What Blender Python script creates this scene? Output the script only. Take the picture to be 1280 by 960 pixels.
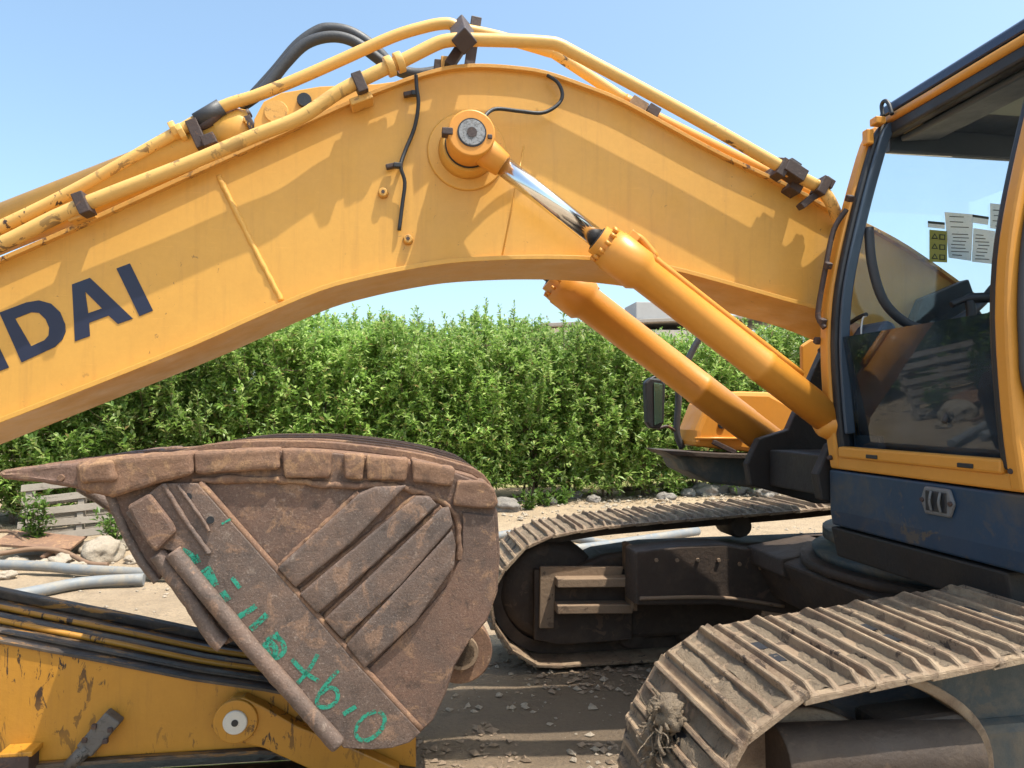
import bpy, bmesh, math, random
from mathutils import Vector, Matrix, noise
random.seed(7)
for o in list(bpy.data.objects): bpy.data.objects.remove(o)
scene = bpy.context.scene
C = scene.collection
R = math.radians
# ------------------------------------------------------------------ camera
F_PX = 900.0; CAM_Z = 1.65; PITCH = math.atan(35 / 900)
cd = bpy.data.cameras.new('camera'); cam = bpy.data.objects.new('camera', cd); C.objects.link(cam)
cam.location = (0, 0, CAM_Z); cam.rotation_euler = (math.pi / 2 + PITCH, 0, 0)
cd.sensor_width = 36; cd.lens = F_PX / 1280 * 36; cd.clip_end = 600; cd.clip_start = 0.05
scene.camera = cam
scene.render.resolution_x = 1024; scene.render.resolution_y = 768
# ------------------------------------------------------------------ sky and sun
SUN = Vector((-.34, .185, -1.0)).normalized()          # direction the light travels
w = bpy.data.worlds.new('World'); scene.world = w; w.use_nodes = True
wn = w.node_tree.nodes; wl = w.node_tree.links
sky = wn.new('ShaderNodeTexSky'); sky.sky_type = 'NISHITA'; sky.sun_disc = False
sky.sun_elevation = math.asin(-SUN.z); sky.sun_rotation = math.atan2(-SUN.x, -SUN.y)
sky.air_density = 1.0; sky.dust_density = 3.2; sky.ozone_density = .6; sky.altitude = 0
tint = wn.new('ShaderNodeMixRGB'); tint.blend_type = 'MULTIPLY'; tint.inputs[0].default_value = 1; tint.inputs[2].default_value = (1.10, 1.22, 1.17, 1)
wl.new(sky.outputs[0], tint.inputs[1]); wl.new(tint.outputs[0], wn['Background'].inputs[0]); wn['Background'].inputs[1].default_value = 0.15
sd = bpy.data.lights.new('sun', 'SUN'); sd.energy = 3.8; sd.angle = R(.55); sd.color = (1, .94, .84)
so = bpy.data.objects.new('sun', sd); C.objects.link(so); so.location = (6, -4, 20)
so.rotation_euler = SUN.to_track_quat('-Z', 'Y').to_euler()
vs = scene.view_settings; vs.view_transform = 'Standard'; vs.look = 'None'; vs.exposure = 0.80; vs.gamma = 1
vs.use_curve_mapping = False

# ------------------------------------------------------------------ places: machine frame (u back, v away, z up)
YAW = R(9)
def ray(px, py):
    x = (px - 640) / F_PX; z = (480 - py) / F_PX
    c, s = math.cos(PITCH), math.sin(PITCH)
    return (x, c - z * s, s + z * c)
def fr(px, py, yaw):
    d = ray(px, py); c, s = math.cos(yaw), math.sin(yaw)
    return (d[0] * c + d[1] * s, -d[0] * s + d[1] * c, d[2])
def V(px, py, v, yaw=YAW):
    d = fr(px, py, yaw); t = v / d[1]; return Vector((d[0] * t, v, CAM_Z + d[2] * t))
def U(px, py, u, yaw=YAW):
    d = fr(px, py, yaw); t = u / d[0]; return Vector((u, d[1] * t, CAM_Z + d[2] * t))
def G(px, py, z=0.0, yaw=0.0):
    d = fr(px, py, yaw); t = (z - CAM_Z) / d[2]; return Vector((d[0] * t, d[1] * t, z))
def PV(pts, v): return [(p.x, p.z) for p in (V(a, b, v) for a, b in pts)]

# ------------------------------------------------------------------ materials
def newmat(name):
    m = bpy.data.materials.new(name); m.use_nodes = True
    nt = m.node_tree; return m, nt, nt.nodes['Principled BSDF']
def nd(nt, t, **k):
    n = nt.nodes.new(t)
    for a, b in k.items():
        if a in n.inputs: n.inputs[a].default_value = b
        else: setattr(n, a, b)
    return n
def coords(nt, rnd=False):
    tc = nt.nodes.new('ShaderNodeTexCoord')
    if not rnd: return tc.outputs['Object']
    oi = nt.nodes.new('ShaderNodeObjectInfo')
    mu = nd(nt, 'ShaderNodeVectorMath', operation='SCALE'); mu.inputs[0].default_value = (37, 19, 53)
    nt.links.new(oi.outputs['Random'], mu.inputs['Scale'])
    ad = nd(nt, 'ShaderNodeVectorMath', operation='ADD')
    nt.links.new(tc.outputs['Object'], ad.inputs[0]); nt.links.new(mu.outputs[0], ad.inputs[1])
    return ad.outputs[0]
def noisen(nt, co, scale, detail=6, rough=.6, dist=0):
    n = nd(nt, 'ShaderNodeTexNoise', Scale=scale, Detail=detail, Roughness=rough, Distortion=dist)
    nt.links.new(co, n.inputs['Vector']); return n.outputs['Fac']
def ramp(nt, src, stops):
    r = nt.nodes.new('ShaderNodeValToRGB'); e = r.color_ramp.elements
    while len(e) < len(stops): e.new(.5)
    for el, (p, c) in zip(e, stops):
        el.position = p; el.color = (c, c, c, 1) if isinstance(c, (int, float)) else (*c, 1)
    nt.links.new(src, r.inputs[0]); return r.outputs[0]
def mix(nt, fac, a, b, typ='MIX'):
    m = nt.nodes.new('ShaderNodeMixRGB'); m.blend_type = typ
    for i, x in ((0, fac), (1, a), (2, b)):
        if hasattr(x, 'links'): nt.links.new(x, m.inputs[i])
        elif i == 0: m.inputs[0].default_value = x
        else: m.inputs[i].default_value = (*x, 1)
    return m.outputs[0]
def bump(nt, b, h, strength, dist):
    n = nd(nt, 'ShaderNodeBump', Strength=strength, Distance=dist); nt.links.new(h, n.inputs['Height'])
    nt.links.new(n.outputs[0], b.inputs['Normal'])
def worn(name, base, alt, chip=None, amount=.66, chip_scale=14, rough=.5, metal=0, alt_scale=2.2, bstr=.12, bdist=.01, bscale=40, dust=None, dust_amt=.5, rnd=False, stretch=None, grime=None):
    """paint or metal: two tones, chips with their own outline, optional dust lying on it, fine relief"""
    m, nt, b = newmat(name); co = coords(nt, rnd)
    col = mix(nt, ramp(nt, noisen(nt, co, alt_scale, 8, .65), [(.35, 0), (.68, 1)]), base, alt)
    fine = noisen(nt, co, bscale, 8, .7)
    col = mix(nt, .35, col, mix(nt, fine, tuple(c * .75 for c in base), tuple(min(1, c * 1.2) for c in base)))
    rsrc = ramp(nt, noisen(nt, co, 6, 6), [(.3, max(.05, rough - .12)), (.7, min(1, rough + .15))])
    if dust:
        f = ramp(nt, noisen(nt, co, 5, 9, .72, .4), [(dust_amt - .12, 0), (dust_amt + .12, 1)])
        col = mix(nt, f, col, dust)
    if grime:                                         # rain streaks and fine scuffs
        mp = nd(nt, 'ShaderNodeMapping'); mp.inputs['Scale'].default_value = (16, 16, 1.1); nt.links.new(co, mp.inputs[0])
        st = ramp(nt, noisen(nt, mp.outputs[0], 1.6, 8, .65, .3), [(.52, 0), (.78, .35)])
        col = mix(nt, st, col, grime)
        mp = nd(nt, 'ShaderNodeMapping'); mp.inputs['Scale'].default_value = (5, 5, 90); mp.inputs['Rotation'].default_value = (0, R(-28), 0); nt.links.new(co, mp.inputs[0])
        st = ramp(nt, noisen(nt, mp.outputs[0], 1.3, 7, .7), [(.62, 0), (.70, .3)])
        col = mix(nt, st, col, tuple(min(1, c * 1.25 + .02) for c in base))
    if chip:
        cc = co
        if stretch:
            mp = nd(nt, 'ShaderNodeMapping'); mp.inputs['Scale'].default_value = stretch
            nt.links.new(co, mp.inputs[0]); cc = mp.outputs[0]
        f1 = ramp(nt, noisen(nt, cc, chip_scale, 9, .68, .8), [(amount, 0), (amount + .025, 1)])
        f2 = ramp(nt, noisen(nt, co, 1.7, 3), [(.42, 0), (.62, 1)])
        f = mix(nt, 1.0, f1, f2, 'MULTIPLY')
        col = mix(nt, f, col, chip)
    nt.links.new(col, b.inputs['Base Color']); nt.links.new(rsrc, b.inputs['Roughness'])
    b.inputs['Metallic'].default_value = metal
    bump(nt, b, fine, bstr, bdist)
    return m
M = {}
YEL = (.65, .34, .062); YEL2 = (.60, .305, .053); RUSTY = (.09, .045, .025)
M['yellow'] = worn('yellow_paint', YEL, YEL2, (.14, .07, .03), .655, 34, .45, bstr=.05, alt_scale=3.5, grime=(.40, .20, .045))
M['yellow_pipe'] = worn('pipe_paint', (.66, .40, .115), (.60, .34, .09), (.05, .03, .025), .555, 12, .5, bstr=.08)
M['yellow_edge'] = worn('flange_paint', (.62, .34, .08), (.54, .27, .055), (.11, .055, .03), .555, 20, .55, bstr=.2)
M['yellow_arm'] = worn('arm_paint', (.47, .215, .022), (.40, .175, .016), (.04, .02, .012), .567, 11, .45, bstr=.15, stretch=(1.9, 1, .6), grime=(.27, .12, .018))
M['orange'] = worn('cylinder_paint', (.66, .28, .038), (.60, .245, .03), (.16, .07, .03), .71, 18, .42, bstr=.04)
M['cab_yellow'] = worn('cab_paint', (.60, .265, .038), (.53, .23, .03), (.10, .045, .03), .68, 26, .42, bstr=.05)
M['rust'] = worn('rusted_steel', (.150, .083, .062), (.092, .062, .058), (.24, .115, .055), .57, 7, .72, alt_scale=4, bstr=.5, bdist=.006, bscale=55, dust=(.27, .19, .135), dust_amt=.66)
M['rust_bar'] = worn('worn_bar_steel', (.135, .085, .068), (.085, .065, .062), (.23, .12, .065), .60, 9, .66, alt_scale=5, bstr=.5, bdist=.005, bscale=60, dust=(.26, .19, .14), dust_amt=.64)
M['rust_edge'] = worn('orange_rust', (.25, .12, .06), (.17, .085, .05), (.33, .19, .10), .58, 9, .8, alt_scale=6, bstr=.7, bdist=.008, bscale=45, dust=(.33, .23, .15), dust_amt=.62)
def rustmat(name, a, b, c, dustc, rough=.75, scr=1.0):
    m, nt, bs = newmat(name); co = coords(nt)
    n1 = noisen(nt, co, 3.2, 10, .72, .5); n2 = noisen(nt, co, 17, 10, .75); n3 = noisen(nt, co, 120, 6, .8); n4 = noisen(nt, co, 7.5, 9, .7, 1.2)
    col = mix(nt, ramp(nt, n1, [(.38, 0), (.60, 1)]), a, b)
    n5 = noisen(nt, co, 1.6, 8, .65, .8)
    col = mix(nt, ramp(nt, n5, [(.52, 0), (.64, .45)]), col, tuple(x * .6 + .01 for x in b))
    col = mix(nt, ramp(nt, n4, [(.54, 0), (.60, .9)]), col, c)
    col = mix(nt, ramp(nt, n2, [(.34, .8), (.47, 0)]), col, tuple(x * .42 for x in b))
    col = mix(nt, ramp(nt, n2, [(.58, 0), (.72, .8)]), col, dustc)
    col = mix(nt, ramp(nt, n3, [(.38, .7), (.5, 0)]), col, tuple(x * .5 for x in a))
    col = mix(nt, ramp(nt, n3, [(.58, 0), (.7, .75 * scr)]), col, tuple(min(1, x * 1.35) for x in dustc))
    mp = nd(nt, 'ShaderNodeMapping'); mp.inputs['Rotation'].default_value = (0, R(38), 0); mp.inputs['Scale'].default_value = (3, 3, 60)
    nt.links.new(co, mp.inputs[0]); sc = noisen(nt, mp.outputs[0], 2.2, 6, .7)
    col = mix(nt, ramp(nt, sc, [(.60, 0), (.72, .25 * scr)]), col, dustc)
    nt.links.new(col, bs.inputs['Base Color']); bs.inputs['Roughness'].default_value = rough
    nt.links.new(ramp(nt, n2, [(.3, rough - .18), (.7, min(1, rough + .15))]), bs.inputs['Roughness'])
    h = mix(nt, .5, n2, n3); bump(nt, bs, h, .75, .010); return m
M['rust'] = rustmat('rusted_steel', (.19, .105, .07), (.125, .08, .06), (.27, .155, .09), (.35, .26, .20))
M['rust_bar'] = rustmat('worn_bar_steel', (.175, .11, .08), (.115, .084, .07), (.26, .155, .10), (.37, .29, .23), .56)
M['rust_edge'] = rustmat('orange_rust', (.255, .14, .08), (.18, .10, .065), (.33, .19, .10), (.38, .27, .18), .85, .6)
M['tooth'] = rustmat('worn_tooth_steel', (.22, .12, .08), (.16, .095, .07), (.28, .17, .1), (.33, .23, .16), .6, .6)
M['track'] = worn('dusty_track_steel', (.20, .13, .082), (.125, .08, .052), (.05, .032, .022), .56, 11, .7, alt_scale=9, bstr=.9, bdist=.008, bscale=80, dust=(.34, .25, .16), dust_amt=.50, rnd=True)
M['mud'] = worn('dried_mud', (.33, .25, .17), (.23, .17, .11), (.12, .085, .055), .57, 40, .95, alt_scale=22, bstr=1, bdist=.03, bscale=110, rnd=True)
M['frame'] = worn('greasy_frame_steel', (.058, .038, .026), (.032, .024, .019), (.11, .07, .045), .585, 9, .7, bstr=.6, bdist=.008, dust=(.085, .058, .038), dust_amt=.61)
M['frame_blue'] = worn('blue_grey_frame_paint', (.055, .070, .075), (.04, .05, .05), (.13, .10, .07), .56, 6, .7, bstr=.4, dust=(.15, .12, .085), dust_amt=.57)
M['dusty_plate'] = worn('dusty_plate', (.26, .18, .115), (.19, .13, .085), (.08, .05, .035), .60, 7, .85, bstr=.5)
M['blue'] = worn('dark_blue_paint', (.014, .042, .086), (.013, .030, .056), (.085, .072, .06), .60, 6, .45, bstr=.08, dust=(.075, .066, .055), dust_amt=.60)
M['black'] = worn('black_rubber', (.012, .014, .018), (.02, .022, .026), None, rough=.5, bstr=.2)
M['hose'] = worn('hose_rubber', (.035, .038, .045), (.055, .055, .06), (.14, .12, .1), .66, 14, .55, bstr=.2)
M['clamp'] = worn('rusty_clamp', (.060, .036, .030), (.035, .026, .026), (.16, .075, .035), .58, 18, .65, bstr=.3)
M['void'] = worn('oily_black_frame', (.016, .014, .014), (.026, .022, .02), (.07, .05, .035), .62, 6, .6, bstr=.3)
M['grease'] = worn('greasy_black_steel', (.024, .02, .018), (.06, .042, .03), (.34, .16, .03), .545, 7, .55, bstr=.5, dust=(.12, .085, .055), dust_amt=.52, stretch=(.5, 3, 3))
M['darkplastic'] = worn('dark_cab_plastic', (.034, .055, .085), (.045, .068, .10), None, rough=.4, bstr=.15)
M['roof'] = worn('dark_blue_roof', (.018, .025, .055), (.022, .03, .06), None, rough=.28, bstr=.03)
M['letter'] = worn('navy_decal', (.012, .017, .045), (.015, .02, .05), (.5, .3, .08), .735, 26, .4, bstr=.02)
M['pin'] = worn('grey_pin_end', (.30, .31, .32), (.16, .16, .17), (.05, .045, .04), .52, 60, .6, bstr=.8, bdist=.004, bscale=90)
M['white_pin'] = worn('pale_washer', (.62, .58, .50), (.5, .46, .4), (.16, .1, .06), .64, 40, .6)
M['castmetal'] = worn('cast_grey_metal', (.13, .115, .10), (.075, .065, .06), (.03, .025, .02), .56, 30, .55, bstr=.5, bscale=80)
M['greyplate'] = worn('grey_vent_plate', (.14, .145, .15), (.11, .115, .12), (.05, .04, .03), .60, 30, .5)
M['wood'] = worn('weathered_pallet_wood', (.30, .255, .205), (.215, .18, .145), (.10, .08, .06), .58, 8, .85, bstr=.5, bscale=30, stretch=(1, 6, 6), rnd=True)
M['pvc'] = worn('grey_plastic_pipe', (.20, .215, .225), (.16, .17, .18), (.30, .25, .19), .58, 8, .6, dust=(.30, .26, .20), dust_amt=.56)
M['brown_hose'] = worn('brown_hose', (.22, .13, .075), (.15, .09, .055), (.33, .24, .16), .6, 12, .7)
M['rock'] = worn('pale_rubble', (.38, .315, .24), (.28, .23, .17), (.24, .20, .16), .6, 10, .95, bstr=1, bdist=.02, bscale=25, rnd=True)
M['grey_rock'] = worn('grey_rubble', (.23, .205, .18), (.17, .15, .13), (.36, .31, .25), .6, 10, .95, bstr=1, bdist=.02, bscale=25, rnd=True)
M['concrete'] = worn('pale_concrete', (.62, .60, .55), (.52, .50, .46), (.3, .28, .25), .64, 6, .9, bstr=.3)
M['whitewall'] = worn('cream_render', (.74, .70, .62), (.68, .64, .56), None, rough=.9, alt_scale=.6)
M['rooftile'] = worn('grey_brown_roof', (.30, .27, .24), (.26, .235, .21), None, rough=.8)
M['greywall'] = worn('grey_block', (.40, .40, .40), (.35, .35, .35), None, rough=.9)
M['bark'] = worn('shrub_bark', (.16, .105, .07), (.11, .075, .05), (.22, .16, .11), .6, 20, .9, bstr=.6)
M['mirror_green'] = worn('mirror_glass', (.10, .17, .13), (.08, .14, .11), None, rough=.12, metal=.6)
M['clod'] = worn('dirt_clod', (.26, .19, .13), (.17, .125, .085), None, rough=.95, alt_scale=4)
M['litter'] = worn('dry_leaf_litter', (.26, .18, .105), (.19, .13, .08), None, rough=.95, rnd=True)
M['lawn'] = worn('dry_lawn', (.26, .24, .10), (.17, .19, .06), (.38, .31, .18), .55, 3, .95, bstr=.8)

def chrome():
    m, nt, b = newmat('polished_chrome'); b.inputs['Metallic'].default_value = 1
    b.inputs['Base Color'].default_value = (.78, .79, .80, 1); co = coords(nt)
    r = ramp(nt, noisen(nt, co, 12, 6), [(.3, .10), (.8, .24)]); nt.links.new(r, b.inputs['Roughness'])
    return m
M['chrome'] = chrome()
def green_paint():
    m, nt, b = newmat('green_spray_paint'); co = coords(nt)
    col = mix(nt, noisen(nt, co, 30, 4), (.010, .17, .105), (.03, .36, .24))
    nt.links.new(col, b.inputs['Base Color']); b.inputs['Roughness'].default_value = .7
    a = ramp(nt, noisen(nt, co, 90, 8, .75), [(.40, .0), (.52, .95)])
    nt.links.new(a, b.inputs['Alpha']); return m
M['spray'] = green_paint()
def leafmat(name, c1, c2, c3):
    m, nt, b = newmat(name)
    g = nt.nodes.new('ShaderNodeNewGeometry'); oi = nt.nodes.new('ShaderNodeObjectInfo')
    col = ramp(nt, g.outputs['Random Per Island'], [(0, c1), (.55, c2), (.93, c3), (1, (.30, .20, .09))])
    hs = nd(nt, 'ShaderNodeHueSaturation'); nt.links.new(col, hs.inputs['Color'])
    mr = nd(nt, 'ShaderNodeMapRange'); mr.inputs[3].default_value = .8; mr.inputs[4].default_value = 1.2
    nt.links.new(oi.outputs['Random'], mr.inputs[0]); nt.links.new(mr.outputs[0], hs.inputs['Value'])
    nt.links.new(hs.outputs[0], b.inputs['Base Color']); b.inputs['Roughness'].default_value = .42
    tr = nt.nodes.new('ShaderNodeBsdfTranslucent'); nt.links.new(hs.outputs[0], tr.inputs[0])
    ms = nt.nodes.new('ShaderNodeMixShader'); ms.inputs[0].default_value = .5
    out = nt.nodes['Material Output']
    nt.links.new(b.outputs[0], ms.inputs[1]); nt.links.new(tr.outputs[0], ms.inputs[2]); nt.links.new(ms.outputs[0], out.inputs[0])
    return m
M['leaf'] = leafmat('narrow_green_leaf', (.15, .27, .05), (.285, .435, .09), (.50, .60, .23))
M['leaf2'] = leafmat('fresh_weed_leaf', (.07, .14, .02), (.13, .24, .04), (.22, .33, .08))
def glass(name, tint, refl, dirt=0.0):
    m, nt, b = newmat(name); out = nt.nodes['Material Output']; nt.nodes.remove(b)
    tr = nt.nodes.new('ShaderNodeBsdfTransparent'); tr.inputs[0].default_value = (*tint, 1)
    gl = nt.nodes.new('ShaderNodeBsdfGlossy'); gl.inputs['Roughness'].default_value = .02; gl.inputs[0].default_value = (.9, .95, 1, 1)
    f = nd(nt, 'ShaderNodeFresnel'); f.inputs[0].default_value = refl
    ms = nt.nodes.new('ShaderNodeMixShader'); nt.links.new(f.outputs[0], ms.inputs[0])
    nt.links.new(tr.outputs[0], ms.inputs[1]); nt.links.new(gl.outputs[0], ms.inputs[2])
    res = ms.outputs[0]
    if dirt:
        co = coords(nt); df = nt.nodes.new('ShaderNodeBsdfDiffuse'); df.inputs[0].default_value = (.34, .40, .46, 1)  # dirt film coloured bluish, painting diffused sky haze onto the pane
        m2 = nt.nodes.new('ShaderNodeMixShader')
        nt.links.new(ramp(nt, noisen(nt, co, 3, 9, .7), [(.35, 0), (.8, dirt)]), m2.inputs[0])
        nt.links.new(res, m2.inputs[1]); nt.links.new(df.outputs[0], m2.inputs[2]); res = m2.outputs[0]
    nt.links.new(res, out.inputs[0]); return m
M['glass_low'] = glass('sky_hazed_blue_glass', (.55, .70, .80), 1.55, .10)
M['glass'] = glass('clear_cab_glass', (.92, .95, .96), 1.3, .03)
def paper():
    m, nt, b = newmat('printed_sheet'); co = coords(nt)
    lines = nd(nt, 'ShaderNodeTexNoise', Scale=70, Detail=3); mp = nd(nt, 'ShaderNodeMapping'); mp.inputs['Scale'].default_value = (1, 1, 2.4)
    nt.links.new(co, mp.inputs[0]); nt.links.new(mp.outputs[0], lines.inputs['Vector'])
    f = ramp(nt, lines.outputs['Fac'], [(.60, 0), (.64, 1)])
    nt.links.new(mix(nt, f, (.72, .76, .76), (.16, .20, .22)), b.inputs['Base Color']); b.inputs['Roughness'].default_value = .6
    tl = nt.nodes.new('ShaderNodeBsdfTranslucent'); tl.inputs[0].default_value = (.92, .96, .96, 1)
    ms = nt.nodes.new('ShaderNodeMixShader'); ms.inputs[0].default_value = .8
    out = nt.nodes['Material Output']
    nt.links.new(b.outputs[0], ms.inputs[1]); nt.links.new(tl.outputs[0], ms.inputs[2]); nt.links.new(ms.outputs[0], out.inputs[0])
    return m
M['paper'] = paper()
def plain(name, c, rough=.6):
    m, nt, b = newmat(name); co = coords(nt)
    nt.links.new(mix(nt, noisen(nt, co, 20, 4), tuple(x * .85 for x in c), c), b.inputs['Base Color'])
    b.inputs['Roughness'].default_value = rough; return m
M['sticker'] = plain('olive_sticker', (.30, .29, .05)); M['ink'] = plain('black_ink', (.02, .03, .02))
M['skylight'] = plain('green_roof_hatch', (.10, .16, .14), .3); M['lining'] = plain('torn_lining', (.36, .30, .20), .9)
M['whiteline'] = plain('pale_cord', (.6, .6, .58)); M['greenstrip'] = plain('green_edging', (.10, .25, .14))
def groundmat():
    m, nt, b = newmat('dry_dirt'); co = coords(nt)
    big = noisen(nt, co, .55, 6, .6); mid = noisen(nt, co, 3.5, 9, .7); fine = noisen(nt, co, 38, 8, .75)
    col = mix(nt, ramp(nt, big, [(.36, 0), (.66, 1)]), (.46, .345, .225), (.37, .268, .168))
    col = mix(nt, ramp(nt, mid, [(.48, 0), (.68, .85)]), col, (.28, .205, .13))
    col = mix(nt, ramp(nt, fine, [(.36, .75), (.52, 0)]), col, (.25, .195, .14))
    col = mix(nt, ramp(nt, fine, [(.60, 0), (.75, .6)]), col, (.58, .50, .39))
    # oil-darkened soil under the machine, deepened to paint in the shade there
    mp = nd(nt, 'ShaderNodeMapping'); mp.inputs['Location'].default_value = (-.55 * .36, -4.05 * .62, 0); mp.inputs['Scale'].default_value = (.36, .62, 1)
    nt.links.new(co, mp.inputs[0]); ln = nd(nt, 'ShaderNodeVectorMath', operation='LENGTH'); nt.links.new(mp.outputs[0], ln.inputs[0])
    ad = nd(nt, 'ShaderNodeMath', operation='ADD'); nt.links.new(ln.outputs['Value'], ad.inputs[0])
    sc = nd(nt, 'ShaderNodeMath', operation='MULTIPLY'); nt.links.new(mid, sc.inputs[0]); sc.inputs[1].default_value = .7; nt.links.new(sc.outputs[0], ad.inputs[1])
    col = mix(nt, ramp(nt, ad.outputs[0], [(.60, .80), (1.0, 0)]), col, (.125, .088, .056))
    nt.links.new(col, b.inputs['Base Color']); b.inputs['Roughness'].default_value = .95
    h = mix(nt, .5, mid, fine); bump(nt, b, h, 1.0, .06); return m
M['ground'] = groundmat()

# ------------------------------------------------------------------ mesh helpers
class MB:
    def __init__(s): s.v = []; s.f = []; s.sm = []
    def add(s, vs_, fs, smooth=False):
        n = len(s.v); s.v += [Vector(p) for p in vs_]; s.f += [[i + n for i in f] for f in fs]; s.sm += [smooth] * len(fs); return s
    def prism(s, poly, v0, v1):                       # polygon in (u,z) pushed along v
        n = len(poly); area = sum(poly[i][0] * poly[(i + 1) % n][1] - poly[(i + 1) % n][0] * poly[i][1] for i in range(n))
        if area < 0: poly = poly[::-1]
        vs_ = [(a, v0, b) for a, b in poly] + [(a, v1, b) for a, b in poly]
        return s.add(vs_, [list(range(n)), list(range(2 * n - 1, n - 1, -1))] + [[(i + 1) % n, i, n + i, n + (i + 1) % n] for i in range(n)])
    def uprism(s, poly, u0, u1):                      # polygon in (v,z) pushed along u
        n = len(poly); area = sum(poly[i][0] * poly[(i + 1) % n][1] - poly[(i + 1) % n][0] * poly[i][1] for i in range(n))
        if area > 0: poly = poly[::-1]
        vs_ = [(u0, a, b) for a, b in poly] + [(u1, a, b) for a, b in poly]
        return s.add(vs_, [list(range(n)), list(range(2 * n - 1, n - 1, -1))] + [[(i + 1) % n, i, n + i, n + (i + 1) % n] for i in range(n)])
    def box(s, c, d, rot=None):
        vs_ = []
        for x in (-1, 1):
            for y in (-1, 1):
                for z in (-1, 1):
                    p = Vector((x * d[0] / 2, y * d[1] / 2, z * d[2] / 2))
                    if rot: p = rot @ p
                    vs_.append(Vector(c) + p)
        return s.add(vs_, [[0, 1, 3, 2], [4, 6, 7, 5], [0, 4, 5, 1], [2, 3, 7, 6], [0, 2, 6, 4], [1, 5, 7, 3]])
    def tube(s, pts, r, seg=12, smooth=True, steps=5):
        pts = [Vector(p) for p in pts]
        if steps > 1 and len(pts) > 2:
            q = []
            for i in range(len(pts) - 1):
                p0 = pts[max(i - 1, 0)]; p1 = pts[i]; p2 = pts[i + 1]; p3 = pts[min(i + 2, len(pts) - 1)]
                for k in range(steps):
                    t = k / steps; q.append(.5 * (2 * p1 + (p2 - p0) * t + (2 * p0 - 5 * p1 + 4 * p2 - p3) * t * t + (3 * p1 - p0 - 3 * p2 + p3) * t ** 3))
            q.append(pts[-1]); pts = q
        n = len(pts); vs_ = []; nrm = None
        for i, p in enumerate(pts):
            t = (pts[min(i + 1, n - 1)] - pts[max(i - 1, 0)]).normalized()
            if nrm is None:
                a = Vector((0, 0, 1)) if abs(t.z) < .9 else Vector((1, 0, 0)); nrm = t.cross(a).normalized()
            else: nrm = (nrm - t * nrm.dot(t)).normalized()
            bn = t.cross(nrm); rr = r[min(i, len(r) - 1)] if isinstance(r, (list, tuple)) else r
            for k in range(seg):
                a = 2 * math.pi * k / seg; vs_.append(p + (nrm * math.cos(a) + bn * math.sin(a)) * rr)
        fs = [[i * seg + k, i * seg + (k + 1) % seg, (i + 1) * seg + (k + 1) % seg, (i + 1) * seg + k] for i in range(n - 1) for k in range(seg)]
        s.add(vs_, fs, smooth)
        s.f += [[len(s.v) - n * seg + k for k in range(seg)][::-1], [len(s.v) - seg + k for k in range(seg)]]; s.sm += [False, False]
        return s
    def lathe(s, p0, axis, prof, seg=28):             # prof: (distance along axis, radius)
        p0 = Vector(p0); t = Vector(axis).normalized(); a = Vector((0, 0, 1)) if abs(t.z) < .9 else Vector((1, 0, 0))
        n1 = t.cross(a).normalized(); n2 = t.cross(n1); vs_ = []
        for d, r in prof:
            for k in range(seg):
                g = 2 * math.pi * k / seg; vs_.append(p0 + t * d + (n1 * math.cos(g) + n2 * math.sin(g)) * max(r, 1e-4))
        n = len(prof)
        fs = [[i * seg + k, i * seg + (k + 1) % seg, (i + 1) * seg + (k + 1) % seg, (i + 1) * seg + k] for i in range(n - 1) for k in range(seg)]
        s.add(vs_, fs, False); m = len(s.v)
        for i in range(1, len(fs) + 1): s.sm[-i] = True
        s.f += [[m - n * seg + k for k in range(seg)][::-1], [m - seg + k for k in range(seg)]]; s.sm += [False, False]
        return s
    def build(s, name, mat, parent=None, bevel=0, base=None, seg=2):
        me = bpy.data.meshes.new(name); off = Vector(base) if base else Vector((0, 0, 0))
        me.from_pydata([tuple(p - off) for p in s.v], [], s.f)
        bm = bmesh.new(); bm.from_mesh(me); bmesh.ops.recalc_face_normals(bm, faces=bm.faces)
        for f, q in zip(bm.faces, s.sm): f.smooth = q
        bm.to_mesh(me); bm.free()
        me.materials.append(M[mat]); o = bpy.data.objects.new(name, me); C.objects.link(o)
        if parent: o.parent = parent
        if bevel:
            b = o.modifiers.new('bevel', 'BEVEL'); b.width = bevel; b.segments = seg; b.limit_method = 'ANGLE'; b.angle_limit = R(40)
        return o
LUMP = bpy.data.textures.new('lump', 'CLOUDS'); LUMP.noise_scale = .055; LUMP.noise_depth = 4
def lumpy(o, strength=.010, levels=3):
    a = o.modifiers.new('sub', 'SUBSURF'); a.subdivision_type = 'SIMPLE'; a.levels = levels; a.render_levels = levels
    d = o.modifiers.new('lump', 'DISPLACE'); d.texture = LUMP; d.strength = strength; d.mid_level = .5; d.texture_coords = 'OBJECT'; d.texture_coords_object = None
    d.texture_coords = 'LOCAL'
    for p in o.data.polygons: p.use_smooth = True
    return o
def tag(o, label=None, cat=None, group=None, kind=None):
    for k, x in (('label', label), ('category', cat), ('group', group), ('kind', kind)):
        if x: o[k] = x
    return o
def empty(name, loc, rz=0):
    o = bpy.data.objects.new(name, None); C.objects.link(o); o.location = loc; o.rotation_euler = (0, 0, rz); o.empty_display_size = .3; return o
def fbm(x, y, s): return noise.fractal(Vector((x * s, y * s, 3.1)), 1.0, 2.0, 5)
def roughen(mb, amp, scale):
    for i, p in enumerate(mb.v): mb.v[i] = p + noise.noise_vector(p * scale) * amp
    return mb

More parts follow.
